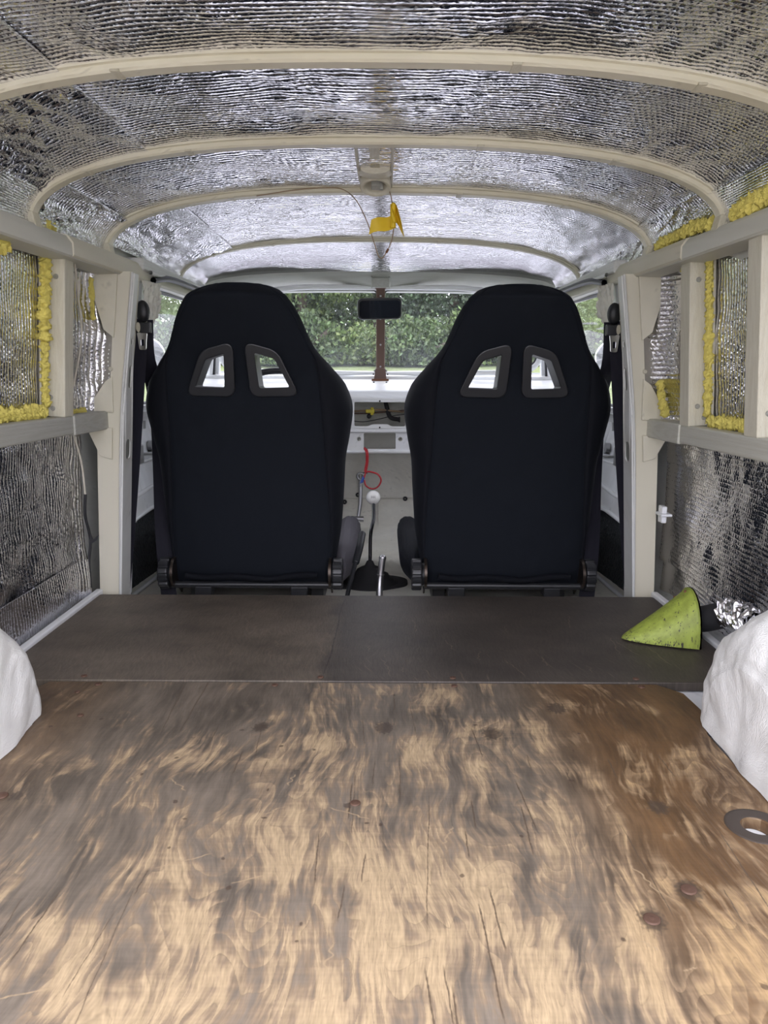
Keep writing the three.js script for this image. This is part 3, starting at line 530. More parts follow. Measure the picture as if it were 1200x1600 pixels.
// ================================================================ CAB: front wall, windscreen, dash, doors
const front = struct('wall_front', 'pale painted inner nose panel in front of the gear lever');
{
  const prof = []; // from under the dash down, round into the floor
  for (let i = 0; i <= 10; i++) prof.push([3.16, lerp(0.42, 0.06, i / 10)]);
  for (let i = 1; i <= 12; i++) { const a = i / 12 * Math.PI / 2; prof.push([3.16 - 0.19 * (1 - Math.cos(a)), 0.06 - 0.188 * Math.sin(a)]); }
  prof.push([2.75, -0.1285]);
  const n = prof.length - 1;
  add('nose_panel', gridGeo(60, n * 2, (u, v) => { const k = v * n, i = Math.min(n - 1, Math.floor(k)), t = k - i, X = (u * 2 - 1) * 0.80, bow = 0.22 * Math.pow(Math.abs(X) / 0.8, 2.6); return V(X, lerp(prof[i][1], prof[i + 1][1], t), lerp(prof[i][0], prof[i + 1][0], t) - bow * (1 - v * 0.6) + 0.004 * n2(X * 5, v * 5)); }, (u, v) => [u * 1.6, v * 1.2]), M.dirty, front);
  add('nose_skin', merge([gridGeo(30, 6, (u, v) => { const X = (u * 2 - 1) * 0.86; return V(X, lerp(0.60, -0.25, v), 3.36 - 0.3 * Math.pow(Math.abs(X) / 0.86, 2.4)); }), gridGeo(30, 6, (u, v) => { const X = (u * 2 - 1) * 0.84; return V(X, lerp(0.60, -0.25, v), 3.34 - 0.3 * Math.pow(Math.abs(X) / 0.86, 2.4)); })]), M.white, front);
  for (const [x, y] of [[0.105, 0.085], [-0.145, 0.07], [-0.09, 0.1], [0.05, -0.12]]) add('grommet', new THREE.TorusGeometry(0.006, 0.004, 8, 14).translate(x, y, -3.14), M.rubber, front);
  add('pressing', merge([tube([V(-0.3, 0.085, 3.158), V(0.0, 0.085, 3.158), V(0.3, 0.085, 3.158)], 0.004, 20, 6), tube([V(-0.005, 0.08, 3.158), V(-0.005, -0.03, 3.14)], 0.003, 10, 6)]), M.dirty, front);
}
// windscreen: two flat panes meeting in a V at the bronze post
const paneAt = (x, y) => { const t = Math.abs(x) / 0.62, k = (y - 0.598) / 0.325; return V(x, y, 3.30 - 0.26 * t - 0.09 * k); };
for (const s of [-1, 1]) {
  const w = struct(s < 0 ? 'window_1' : 'window_2', s < 0 ? 'windscreen pane on the driver side of the bronze post' : 'windscreen pane on the passenger side of the bronze post');
  const out = [[0.012, 0.598], [0.56, 0.606], [0.605, 0.64], [0.60, 0.83], [0.55, 0.88], [0.30, 0.915], [0.012, 0.928]];
  const ring = []; const c = roundPoly(out, 0.03).getPoints(10);
  const quad = gridGeo(24, 12, (u, v) => { const x = 0.012 + u * 0.59, yT = lerp(0.928, 0.86, u * u * u), yB = 0.598 + 0.012 * u * u; return paneAt(s * x, lerp(yB, yT, v)); });
  const pn = add('pane', quad, M.glass, w); add('dust_film', quad.clone().translate(0, 0, 0.0015), M.film, pn, 'hazy dust on the glass');
  const pts = c.map((p) => paneAt(s * p.x, p.y).add(new THREE.Vector3(0, 0, 0.004)));
  add('seal', new THREE.TubeGeometry(new THREE.CatmullRomCurve3(pts, true, 'catmullrom', 0.1), 160, 0.0055, 8, true), M.black, w);
  add('window_frame', new THREE.TubeGeometry(new THREE.CatmullRomCurve3(pts.map((p) => p.clone().sub(new THREE.Vector3(s * 0.3, 0.76, p.z)).multiplyScalar(1.035).add(new THREE.Vector3(s * 0.3, 0.76, p.z + 0.006))), true, 'catmullrom', 0.1), 160, 0.011, 8, true), M.white, w);
}
{
  const post = struct('trim_1', 'bronze brown windscreen centre post with a row of screws');
  const a = paneAt(0, 0.602).add(V(0, 0, -0.032)), b = paneAt(0, 0.94).add(V(0, 0, -0.032));
  add('post', bar(a, b, 0.036, 0.016, new THREE.Vector3(0, 0, 1), 0.004), M.bronze, post);
  add('post_foot', extrude(roundPoly([[-0.024, -0.03], [0.024, -0.03], [0.018, 0.012], [-0.018, 0.012]], 0.004), 0.012, 0.002).translate(0, 0.601, -3.196), M.bronze, post);
  add('post_cap', bx(-0.022, 0.022, 0.925, 0.946, 3.150, 3.185, 0.004), M.bronze, post);
  for (const k of [0.06, 0.32, 0.62, 0.88]) { const p = a.clone().lerp(b, k); add('screw', new THREE.SphereGeometry(0.0042, 10, 8).translate(p.x, p.y, p.z + 0.0085), M.steel, post); }
}
{ // dashboard
  const d = thing('dashboard', 'white painted metal dashboard with empty radio and speaker openings', 'dashboard');
  const W = 0.74, face = shape([[-W, 0.30], [W, 0.30], [W, 0.497], [-W, 0.497]]);
  const rect = (x, y0, y1, r) => roundPoly([[-x, y0], [x, y0], [x, y1], [-x, y1]], r, new THREE.Path());
  face.holes.push(roundPoly([[-0.098, 0.394], [-0.045, 0.394], [-0.03, 0.402], [0.03, 0.402], [0.045, 0.394], [0.098, 0.394], [0.098, 0.487], [-0.098, 0.487]], 0.008, new THREE.Path()), rect(0.062, 0.307, 0.370, 0.006));
  for (const x of [-0.079, 0.079]) { const h = new THREE.Path(); h.absarc(x, 0.347, 0.0055, 0, 6.283); face.holes.push(h); }
  const bowG = (g) => { const p = g.attributes.position; for (let i = 0; i < p.count; i++) { const x = Math.abs(p.getX(i)); p.setZ(i, p.getZ(i) + 0.16 * Math.pow(x / W, 2.4)); } g.computeVertexNormals(); return g; };
  // narrow strips so that the face can bow back towards the doors
  const strips = gridGeo(40, 8, (u, v) => V(lerp(0.12, W, u), lerp(0.30, 0.497, v), 2.95 - 0.16 * Math.pow(lerp(0.12, W, u) / W, 2.4)));
  const mid = shape([[-0.12, 0.30], [0.12, 0.30], [0.12, 0.497], [-0.12, 0.497]]); mid.holes = face.holes;
  add('face_panel', merge([extrude(mid, 0.004, 0.001).translate(0, 0, -2.953), strips, gridGeo(40, 8, (u, v) => V(-lerp(0.12, W, u), lerp(0.30, 0.497, v), 2.95 - 0.16 * Math.pow(lerp(0.12, W, u) / W, 2.4)), null, null, true)]), M.white, d);
  const top = (u, v) => { const X = (u * 2 - 1) * W, b = Math.pow(Math.abs(X) / W, 2.4), q = [[2.948, 0.490], [2.946, 0.4965], [2.951, 0.503], [2.985, 0.528], [3.05, 0.552], [3.13, 0.566], [3.20, 0.571], [3.203, 0.583], [3.23, 0.588], [3.36, 0.593]], k = v * (q.length - 1), i = Math.min(q.length - 2, Math.floor(k)), t = k - i; return V(X, lerp(q[i][1], q[i + 1][1], t), lerp(q[i][0], q[i + 1][0], t) - lerp(0.16, 0.26, v) * b); };
  add('top_panel', gridGeo(70, 45, top), M.white, d);
  add('lip', merge([tube([V(-0.35, 0.297, 2.93), V(0, 0.297, 2.947), V(0.35, 0.297, 2.93)], 0.006, 30, 8), extrude((() => { const s = roundPoly([[-0.106, 0.388], [0.106, 0.388], [0.106, 0.493], [-0.106, 0.493]], 0.01); s.holes.push(roundPoly([[-0.099, 0.394], [-0.045, 0.394], [-0.03, 0.402], [0.03, 0.402], [0.045, 0.394], [0.099, 0.394], [0.099, 0.487], [-0.099, 0.487]], 0.008, new THREE.Path())); return s; })(), 0.003, 0.001).translate(0, 0, -2.947), bar(V(-0.12, 0.378, 2.944), V(0.12, 0.378, 2.944), 0.012, 0.012)]), M.white, d);
  add('speaker_plate', extrude(rect(0.066, 0.304, 0.373, 0.004) && roundPoly([[-0.066, 0.304], [0.066, 0.304], [0.066, 0.373], [-0.066, 0.373]], 0.004), 0.003, 0).translate(0, 0, -3.02), M.primer, d);
  add('back_panel', bx(-0.13, 0.13, 0.375, 0.50, 3.06, 3.07), M.primer, d);
  add('vent_slot', bx(-0.034, 0.034, 0.563, 0.5725, 3.120, 3.132, 0.001), M.rust, d);
  for (const [x, y, f] of [[-0.025, 0.559, 3.085], [0.025, 0.559, 3.085], [0.0, 0.4905, 2.944], [0.0, 0.391, 2.944], [-0.028, 0.591, 3.203], [0.03, 0.591, 3.203]]) add('screw', new THREE.SphereGeometry(0.0035, 10, 8).translate(x, y, -f), M.rubber, d);
  for (const x of [-0.079, 0.079]) add('switch_hole', new THREE.TorusGeometry(0.0065, 0.002, 8, 18).translate(x, 0.347, -2.948), M.primer, d);
}
{ // wiring seen in the radio opening
  const w = thing('wiring_harness', 'bundle of brown wires with a yellow clip inside the radio opening', 'wiring', [0, 0.39, 3.0]);
  const L = (x, y, f) => new THREE.Vector3(x, y - 0.39, -(f - 3.0));
  add('wire', tube([L(-0.11, 0.448, 3.02), L(-0.05, 0.452, 3.0), L(0.0, 0.455, 3.01), L(0.06, 0.45, 3.0), L(0.11, 0.447, 3.02)], 0.004, 40, 6), M.wire, w);
  add('wire', tube([L(-0.11, 0.440, 3.01), L(-0.04, 0.441, 3.02), L(0.03, 0.447, 3.01), L(0.11, 0.455, 3.0)], 0.003, 40, 6), M.bronze, w);
  add('wire', tube([L(-0.11, 0.412, 3.0), L(-0.06, 0.409, 3.0), L(-0.01, 0.418, 3.0), L(0.05, 0.432, 3.0), L(0.11, 0.44, 3.01)], 0.0018, 40, 6), M.rubber, w);
  add('clip', merge([new RoundedBoxGeometry(0.034, 0.014, 0.014, 2, 0.003).translate(-0.038, 0.060, 0.006), new RoundedBoxGeometry(0.012, 0.03, 0.012, 2, 0.003).translate(-0.03, 0.06, 0.006)]), M.yellow, w);
  add('connector', new THREE.SphereGeometry(0.009, 12, 10).translate(-0.042, 0.040, 0.0), M.rubber, w);
  const h = thing('hose', 'short bent black rubber hose inside the radio opening', 'hose', [0.03, 0.39, 3.02]);
  add('hose_body', tube([new THREE.Vector3(-0.01, 0.105, 0), new THREE.Vector3(-0.002, 0.07, 0.01), new THREE.Vector3(0.012, 0.036, 0.015), new THREE.Vector3(0.045, 0.028, 0.02)], 0.0085, 30, 10), M.rubber, h);
  add('hose_end', new THREE.TorusGeometry(0.0085, 0.003, 8, 16).rotateY(Math.PI / 2).translate(0.046, 0.028, 0.02), M.rubber, h);
}
{ // rear-view mirror
  const m = thing('rearview_mirror', 'black rear-view mirror on the bronze windscreen post', 'mirror', [-0.002, 0.838, 3.06]);
  const tilt = new THREE.Matrix4().makeRotationFromEuler(new THREE.Euler(0.28, 0.12, 0.0));
  const S = roundPoly([[-0.082, -0.036], [0.082, -0.036], [0.082, 0.036], [-0.082, 0.036]], 0.016);
  add('mirror_shell', extrude(S, 0.012, 0.004).translate(0, 0, -0.016).applyMatrix4(tilt), M.plastic, m);
  add('mirror_glass', extrude(roundPoly([[-0.079, -0.033], [0.079, -0.033], [0.079, 0.033], [-0.079, 0.033]], 0.014), 0.001, 0).translate(0, 0, 0.0006).applyMatrix4(tilt), M.mirror, m);
  add('mirror_stem', tube([new THREE.Vector3(0, 0, -0.012), new THREE.Vector3(0, 0.012, -0.07), new THREE.Vector3(0.0, 0.012, -0.13)], 0.006, 14, 8), M.plastic, m);
}
// doors
for (const s of [-1, 1]) {
  const d = struct(s < 0 ? 'door_1' : 'door_2', s < 0 ? 'white bare metal cab door on the driver side' : 'white bare metal cab door on the passenger side');
  const P = (x, y, f) => V(s * x, y, f), xAt = (y) => (y > 0.47 ? lerp(0.735, 0.655, (y - 0.47) / 0.4) : lerp(0.80, 0.765, (y + 0.13) / 0.6));
  const wrap = (g, lift = 0) => { const p = g.attributes.position; for (let i = 0; i < p.count; i++) { const f = p.getX(i), y = p.getY(i), z = p.getZ(i), nar = 0.05 * Math.pow(clamp((f - 2.3) / 0.9, 0, 1), 2); p.setXYZ(i, s * (xAt(y) - nar + z + lift), y, -f); } g.computeVertexNormals(); return g; };
  // inner panel with service opening, built in rows so that it follows the door's lean
  const lower = shape([[2.20, -0.14], [3.12, -0.14], [3.12, 0.47], [2.20, 0.47]]);
  lower.holes.push(roundPoly([[2.38, -0.125], [2.80, -0.125], [2.86, 0.02], [2.84, 0.10], [2.62, 0.135], [2.39, 0.12]], [0.01, 0.05, 0.05, 0.04, 0.05, 0.05], new THREE.Path()));
  lower.holes.push(roundPoly([[2.45, 0.34], [2.475, 0.34], [2.475, 0.37], [2.45, 0.37]], 0.004, new THREE.Path()), roundPoly([[2.55, 0.33], [2.62, 0.325], [2.62, 0.345], [2.55, 0.35]], 0.006, new THREE.Path()), roundPoly([[2.5, 0.41], [2.53, 0.41], [2.53, 0.44], [2.5, 0.44]], 0.004, new THREE.Path()), roundPoly([[2.68, 0.24], [2.695, 0.24], [2.695, 0.26]], 0.002, new THREE.Path()));
  add('door_panel', wrap(extrude(lower, 0.006, 0.0015)), M.white, d);
  add('opening_rim', (() => { const pts = roundPoly([[2.375, -0.12], [2.80, -0.12], [2.865, 0.02], [2.845, 0.105], [2.62, 0.14], [2.385, 0.125]], [0.02, 0.05, 0.05, 0.04, 0.05, 0.05]).getPoints(8); return tube(pts.map((q) => P(xAt(q.y) - 0.004 - 0.05 * Math.pow(clamp((q.x - 2.3) / 0.9, 0, 1), 2), q.y, q.x)), 0.007, 120, 8, true); })(), M.white, d);
  add('pressed_rib', merge([tube([P(0.775, 0.225, 2.22), P(0.772, 0.205, 2.4), P(0.77, 0.215, 2.6), P(0.755, 0.24, 2.8), P(0.74, 0.24, 3.0)], 0.008, 40, 8), tube([P(0.772, 0.30, 2.22), P(0.77, 0.305, 2.5), P(0.752, 0.31, 2.8)], 0.006, 40, 8)]), M.white, d);
  add('latch', merge([bx(s * 0.755, s * 0.772, 0.305, 0.365, 2.4, 2.47, 0.004), bar(P(0.762, 0.335, 2.46), P(0.757, 0.32, 2.62), 0.012, 0.008), new THREE.CylinderGeometry(0.016, 0.016, 0.012, 18).rotateZ(Math.PI / 2).translate(s * 0.757, 0.355, -2.55)]), M.steel, d);
  add('deadening_mat', gridGeo(40, 20, (u, v) => P(0.838 - 0.10 * Math.pow((lerp(2.3, 2.95, u) - 2.18) / 1.02, 3) + 0.002 * n2(u * 40, v * 30), lerp(-0.16, 0.2, v), lerp(2.3, 2.95, u)), (u, v) => [u * 1.2, v * 0.7]), std([0.03, 0.036, 0.04], 0.75, 0, { bumpMap: orange, bumpScale: 0.01 }), d, 'dark pebbled sound deadening inside the door');
  add('outer_skin', merge([gridGeo(20, 12, (u, v) => P(0.862 - 0.10 * Math.pow(u, 3), lerp(-0.25, 0.46, v), lerp(2.18, 3.2, u))), gridGeo(20, 12, (u, v) => P(0.852 - 0.10 * Math.pow(u, 3), lerp(-0.25, 0.46, v), lerp(2.18, 3.2, u))), gridGeo(20, 2, (u, v) => P(lerp(0.862 - 0.1 * u * u * u, xAt(0.47) - 0.05 * u * u, v), 0.465, lerp(2.18, 3.15, u)))]), M.white, d);
  // window frame with a vent-window post
  const fr = shape([[2.21, 0.455], [3.10, 0.455], [3.06, 0.70], [2.98, 0.882], [2.21, 0.882]]);
  fr.holes.push(roundPoly([[2.30, 0.49], [2.855, 0.49], [2.835, 0.845], [2.30, 0.838]], [0.03, 0.008, 0.02, 0.08], new THREE.Path()), roundPoly([[2.89, 0.49], [3.06, 0.49], [3.02, 0.70], [2.955, 0.845], [2.87, 0.845]], 0.012, new THREE.Path()));
  add('window_frame', wrap(extrude(fr, 0.03, 0.003)), M.white, d);
  add('window_channel', (() => { const pts = roundPoly([[2.305, 0.495], [2.85, 0.495], [2.83, 0.84], [2.305, 0.833]], [0.03, 0.008, 0.02, 0.08]).getPoints(8); return merge([tube(pts.map((q) => P(xAt(q.y) + 0.012 - 0.05 * Math.pow(clamp((q.x - 2.3) / 0.9, 0, 1), 2), q.y, q.x)), 0.008, 120, 8, true), bar(P(xAt(0.49) - 0.03, 0.48, 2.985), P(xAt(0.84) - 0.035, 0.85, 2.93), 0.02, 0.012, new THREE.Vector3(1, 0, 0))]); })(), M.black, d);
  add('pane', gridGeo(10, 6, (u, v) => { const f = lerp(2.29, 3.07, u), y = lerp(0.48, 0.85, v); return P(xAt(y) + 0.016 - 0.05 * Math.pow(clamp((f - 2.3) / 0.9, 0, 1), 2), y, Math.min(f, 3.08 - (y - 0.48) * 0.25)); }), M.glass, d);
  // A-pillar beside the windscreen and gutter over the door
  const ap = s < 0 ? 'pillar' : 'pillar';
  add(ap, merge([bar(P(0.70, 0.44, 3.11), P(0.628, 0.90, 2.93), 0.05, 0.05, new THREE.Vector3(1, 0, 0), 0.012), bar(P(0.645, 0.58, 3.09), P(0.60, 0.89, 2.99), 0.03, 0.02, new THREE.Vector3(1, 0, 0), 0.006)]), M.white, d);
  add('seal', merge([tube([P(0.665, 0.46, 3.075), P(0.638, 0.68, 3.02), P(0.607, 0.86, 2.93)], 0.008, 20, 8), tube([P(0.633, 0.846, 2.24), P(0.622, 0.862, 2.34), P(0.61, 0.866, 2.6), P(0.598, 0.862, 2.85)], 0.009, 40, 8)]), M.black, d);
  add('gutter', merge([bx(s * 0.64, s * 0.70, 0.865, 0.90, 2.18, 2.96, 0.006), tube([P(0.628, 0.862, 2.2), P(0.622, 0.868, 2.5), P(0.61, 0.868, 2.8), P(0.60, 0.87, 2.95)], 0.006, 40, 8)]), M.cab, d);
}
for (const s of [-1, 1]) { // round door mirrors outside
  const m = thing('door_mirror', s < 0 ? 'round chrome mirror outside the driver door window' : 'round chrome mirror outside the passenger door window', 'mirror', [s * 0.90, 0.655, 3.02]);
  const shell = new THREE.LatheGeometry([[0, -0.03], [0.035, -0.026], [0.062, -0.012], [0.07, 0.0], [0.072, 0.004], [0.069, 0.006], [0.066, 0.003]].map((p) => new THREE.Vector2(...p)), 40).rotateX(Math.PI / 2).rotateY(-s * 0.35);
  add('mirror_shell', shell, M.chrome, m); add('mirror_glass', new THREE.CircleGeometry(0.067, 40).translate(0, 0, 0.003).rotateY(-s * 0.35), M.mirror, m);
  add('mirror_arm', tube([new THREE.Vector3(0, -0.02, -0.02), new THREE.Vector3(-s * 0.05, -0.12, -0.03), new THREE.Vector3(-s * 0.15, -0.19, 0)], 0.006, 20, 8), M.chrome, m);
}

// ================================================================ SEATS
// half width of the outline and how far it stands forward of the recline line, by height
const OUT = [[-0.06, 0.240], [0.02, 0.252], [0.122, 0.268], [0.243, 0.277], [0.338, 0.283], [0.414, 0.297], [0.497, 0.306], [0.562, 0.286], [0.607, 0.250], [0.659, 0.207], [0.70, 0.187], [0.734, 0.173], [0.77, 0.155], [0.797, 0.135], [0.815, 0.113], [0.825, 0.090], [0.830, 0.066]];
const PAN = [[-0.06, 0.235], [0.02, 0.240], [0.122, 0.240], [0.243, 0.234], [0.338, 0.228], [0.45, 0.222], [0.56, 0.216], [0.62, 0.208], [0.659, 0.19], [0.70, 0.170], [0.734, 0.155], [0.77, 0.135], [0.797, 0.114], [0.815, 0.092], [0.825, 0.070], [0.830, 0.046]];
const table = (T, y) => { let i = 0; while (i < T.length - 2 && y > T[i + 1][0]) i++; const t = clamp((y - T[i][0]) / (T[i + 1][0] - T[i][0]), 0, 1), a = T[Math.max(0, i - 1)][1], b = T[i][1], c = T[i + 1][1], d = T[Math.min(T.length - 1, i + 2)][1]; return 0.5 * (2 * b + (c - a) * t + (2 * a - 5 * b + 4 * c - d) * t * t + (3 * b - a - 3 * c + d) * t * t * t); };
const reclined = (y) => 2.285 - 0.195 * (y / 0.83) + 0.045 * Math.sin(clamp(y / 0.83, 0, 1) * Math.PI) + 0.03 * smoothstep(y, 0.79, 0.83);     // f of the rear panel
const HOLE = [[0.040, 0.647], [0.096, 0.630], [0.134, 0.552], [0.047, 0.549]];
function inHole(x, y, grow) { // inside the hole grown by "grow"
  x = Math.abs(x);
  for (let i = 0; i < 4; i++) { const [ax, ay] = HOLE[i], [bx_, by] = HOLE[(i + 1) % 4], L = Math.hypot(bx_ - ax, by - ay); if (((bx_ - ax) * (y - ay) - (by - ay) * (x - ax)) / L > grow) return false; }
  return true;
}
function makeSeat(cx, label) {
  const seat = thing('bucket_seat', label, 'seat', [cx, -0.13, 2.3]);
  const o = (x, y, f) => new THREE.Vector3(x, y + 0.13, -(f - 2.3));
  const rows = 150, ys = Array.from({ length: rows + 1 }, (_, j) => -0.05 + 0.88 * (1 - Math.pow(1 - j / rows, 1.25)));
  const bolsterDepth = (y) => 0.03 + 0.062 * smoothstep(y, 0.70, 0.52) * (0.75 + 0.25 * smoothstep(y, 0, 0.4));
  // rear surface: the panel, then the bolster rolling out and forward; front surface behind it
  const rear = (k, y) => { // k from -1 to 1; |k| <= 0.72 is the panel
    const a = Math.abs(k), W = table(OUT, y), p = Math.min(table(PAN, y), W - 0.012), bd = bolsterDepth(y), top = smoothstep(y, 0.80, 0.83);
    let x, d;
    if (a <= 0.72) { x = a / 0.72 * p; d = 0.010 * Math.pow(a / 0.72, 4) - 0.012 * (1 - (a / 0.72) ** 2) * smoothstep(y, 0.56, 0.2) - 0.010 * (1 - (a / 0.72) ** 2) * smoothstep(y, 0.60, 0.75);
      d += 0.014 * Math.exp(-(((y - 0.59) / 0.075) ** 2)) * (1 - (a / 0.72) ** 4); // hollow across the shoulders
    } else { const t = (a - 0.72) / 0.28, q = t * Math.PI / 2; x = p + (W - p) * Math.sin(q); d = 0.010 + bd * (1 - Math.cos(q)) + 0.004 * Math.exp(-((t / 0.06) ** 2)); }
    if (a > 0.68 && a <= 0.72) d += 0.004 * Math.exp(-(((a - 0.72) / 0.015) ** 2)) * smoothstep(y, 0.66, 0.6);
    d += 0.02 * top + 0.0012 * n2(x * 14 + cx * 9, y * 9);
    return [Math.sign(k) * x, d];
  };
  const frontS = (k, y) => { const a = Math.abs(k), W = table(OUT, y), bd = bolsterDepth(y); const [x] = rear(k, y); const edge = 0.010 + bd + 0.02 * smoothstep(y, 0.80, 0.83), mid = 0.085 - 0.035 * smoothstep(y, 0.78, 0.83); const r = Math.min(1, Math.abs(x) / W); return [x, lerp(mid, edge, Math.pow(r, 4)) + 0.05 * Math.exp(-(((r - 0.82) / 0.12) ** 2)) * smoothstep(y, 0.66, 0.5)]; };
  const cols = 110, KS = Array.from({ length: cols + 1 }, (_, i) => { const t = i / cols * 2 - 1; return t; });
  const at = (fn) => (u, v, i, j) => { const [x, d] = fn(KS[i], ys[j]); return o(x, ys[j], reclined(ys[j]) + d); };
  const cell = (i, j) => [KS[i] * 0.5 + KS[i + 1] * 0.5, (ys[j] + ys[j + 1]) / 2];
  const uv = (u, v) => [u * 0.6, v * 0.9];
  const isBol = (i, j) => { const [k, y] = cell(i, j); return Math.abs(k) > 0.72 && y < 0.655; };
  const open = (i, j) => { const [k, y] = cell(i, j), x = rear(k, y)[0]; return inHole(x, y, 0.008); };
  const back = merge([gridGeo(cols, rows, at(rear), uv, (i, j) => !isBol(i, j) && !open(i, j)), gridGeo(cols, rows, at(frontS), uv, (i, j) => !isBol(i, j) && !open(i, j), true)]);
  add('backrest', back, M.fabric, seat);
  for (const s of [-1, 1]) add('side_bolster', merge([gridGeo(cols, rows, at(rear), uv, (i, j) => isBol(i, j) && Math.sign(cell(i, j)[0]) === s), gridGeo(cols, rows, at(frontS), uv, (i, j) => isBol(i, j) && Math.sign(cell(i, j)[0]) === s, true)]), M.bolster, seat);
  // seam piping along the panel
  for (const s of [-1, 1]) add('seam_piping', tube(Array.from({ length: 24 }, (_, i) => { const y = 0.0 + i / 23 * 0.63, [x, d] = rear(s * 0.72, y); return o(x, y, reclined(y) + d - 0.001); }), 0.0022, 80, 6), M.bolster, seat);
  // plastic bezels lining the two head openings
  for (const s of [-1, 1]) {
    const mir = (pts) => pts.map(([x, y]) => [s * x, y]), cxh = 0.08, cyh = 0.597;
    const grow = (g) => HOLE.map(([x, y], i) => [x + g * [-1, 0.35, 1.05, -1][i], y + g * [1.15, 0.9, -1, -1][i]]);
    const S = roundPoly(mir(grow(0.022)), 0.026); S.holes.push(roundPoly(mir(HOLE), 0.008, new THREE.Path()));
    const sl = (reclined(0.65) - reclined(0.55)) / 0.1;
    const lean = (g) => { const p = g.attributes.position; for (let i = 0; i < p.count; i++) { const y = p.getY(i), q = o(p.getX(i), y, reclined(0.6) + sl * (y - 0.6) + 0.004 - p.getZ(i)); p.setXYZ(i, q.x, q.y, q.z); } g.computeVertexNormals(); return g; };
    const T = roundPoly(mir(grow(0.0035)), 0.010); T.holes.push(roundPoly(mir(HOLE), 0.008, new THREE.Path()));
    const bz = add('opening_bezel', lean(merge([extrude(S, 0.006, 0.003, 10)])), M.plastic, seat, 'black plastic surround of the head opening');
    add('bezel_liner', lean(extrude(T, 0.085, 0.0, 10).translate(0, 0, -0.085)), M.plastic, bz);
  }
  // lower edge: rolled hem, cross tube, recliner wheels and hinge plates
  add('hem', tube(Array.from({ length: 15 }, (_, i) => { const x = -0.20 + i / 14 * 0.40; return o(x, -0.012 - 0.004 * Math.sin(i * 0.9) - 0.008 * (1 - (x / 0.2) ** 2), 2.262); }), 0.010, 50, 8), M.bolster, seat);
  add('cross_tube', merge([tube([o(-0.245, -0.045, 2.275), o(0.245, -0.045, 2.275)], 0.011, 8, 12), bx(-0.17, -0.12, 0.055, 0.085, -0.05, 0.0), bx(0.12, 0.17, 0.055, 0.085, -0.05, 0.0)]), M.plastic, seat);
  const knob = (() => { const s = new THREE.Shape(); for (let i = 0; i <= 144; i++) { const a = i / 144 * Math.PI * 2, r = 0.043 + 0.0022 * clamp(Math.sin(a * 12) * 3, -1, 1); i ? s.lineTo(Math.cos(a) * r, Math.sin(a) * r) : s.moveTo(r, 0); } return new THREE.ExtrudeGeometry(s, { depth: 0.022, bevelEnabled: true, bevelSize: 0.004, bevelThickness: 0.004, bevelSegments: 3 }).rotateY(Math.PI / 2); })();
  for (const s of [-1, 1]) {
    const hx = s * 0.238, hp = o(hx, -0.008, 2.285);
    add('hinge_plate', merge([new THREE.CylinderGeometry(0.046, 0.046, 0.008, 40).rotateZ(Math.PI / 2).translate(hp.x, hp.y, hp.z), bar(o(hx, 0.0, 2.285), o(hx, -0.075, 2.37), 0.006, 0.05, new THREE.Vector3(0, 0, 1))]), std([0.07, 0.055, 0.045], 0.35, 0.8), seat);
    const kp = o(s * (s > 0 ? 0.250 : 0.276), -0.012, 2.285), k = add('recliner_knob', knob, M.plastic, seat); k.position.copy(kp);
    add('knob_collar', new THREE.CylinderGeometry(0.032, 0.036, 0.016, 30).rotateZ(Math.PI / 2), M.black, k).position.set(s > 0 ? -0.003 : 0.027, 0, 0);
  }
  // cushion with raised, ribbed side bolsters
  const cush = add('seat_cushion', gridGeo(40, 24, (u, v) => { const x = (u * 2 - 1) * 0.22; return o(x, 0.0 + 0.03 * v - 0.02 * (1 - (x / 0.22) ** 2) + 0.02 * Math.sin(v * Math.PI), lerp(2.36, 2.86, v)); }, null, null, true), M.fabric, seat);
  add('cushion_base', merge([new RoundedBoxGeometry(0.54, 0.07, 0.5, 3, 0.02).translate(0, 0.09, -0.31)]), M.black, cush);
  for (const s of [-1, 1]) {
    const frames = []; for (let i = 0; i <= 40; i++) { const t = i / 40, f = lerp(2.32, 2.88, t), h = 0.055 + 0.105 * Math.pow(Math.sin(Math.PI * clamp(t * 0.82 + 0.06, 0, 1)), 0.8); frames.push({ o: o(s * 0.262, -0.055, f), A: new THREE.Vector3(0.045 * Math.min(1, 0.35 + t * 5), 0, 0), B: new THREE.Vector3(s * 0.12 * h, h * 0.95, 0) }); }
    const sc = []; for (let i = 0; i < 72; i++) { const a = i / 72 * Math.PI * 2; sc.push([Math.sign(Math.cos(a)) * Math.pow(Math.abs(Math.cos(a)), 0.85) * (1 - 0.03 * Math.pow(Math.abs(Math.cos(a * 8)), 12)), 0.5 + 0.5 * Math.sin(a) - 0.012 * Math.pow(Math.abs(Math.cos(a * 8)), 12)]); }
    add('cushion_bolster', sweep(sc, frames), s * cx > 0 ? M.bolster : (cx < 0 ? M.greyfabric : M.bolster), seat);
  }
  add('mounting_rail', new RoundedBoxGeometry(0.04, 0.055, 0.5, 2, 0.004).translate(-0.19, 0.028, -0.31), M.plastic, seat); add('mounting_rail', new RoundedBoxGeometry(0.04, 0.055, 0.5, 2, 0.004).translate(0.19, 0.028, -0.31), M.plastic, seat);
  return seat;
}
makeSeat(-0.383, 'black fabric bucket seat in front of the steering wheel, seen from behind');
makeSeat(0.383, 'black fabric bucket seat on the passenger side, seen from behind');

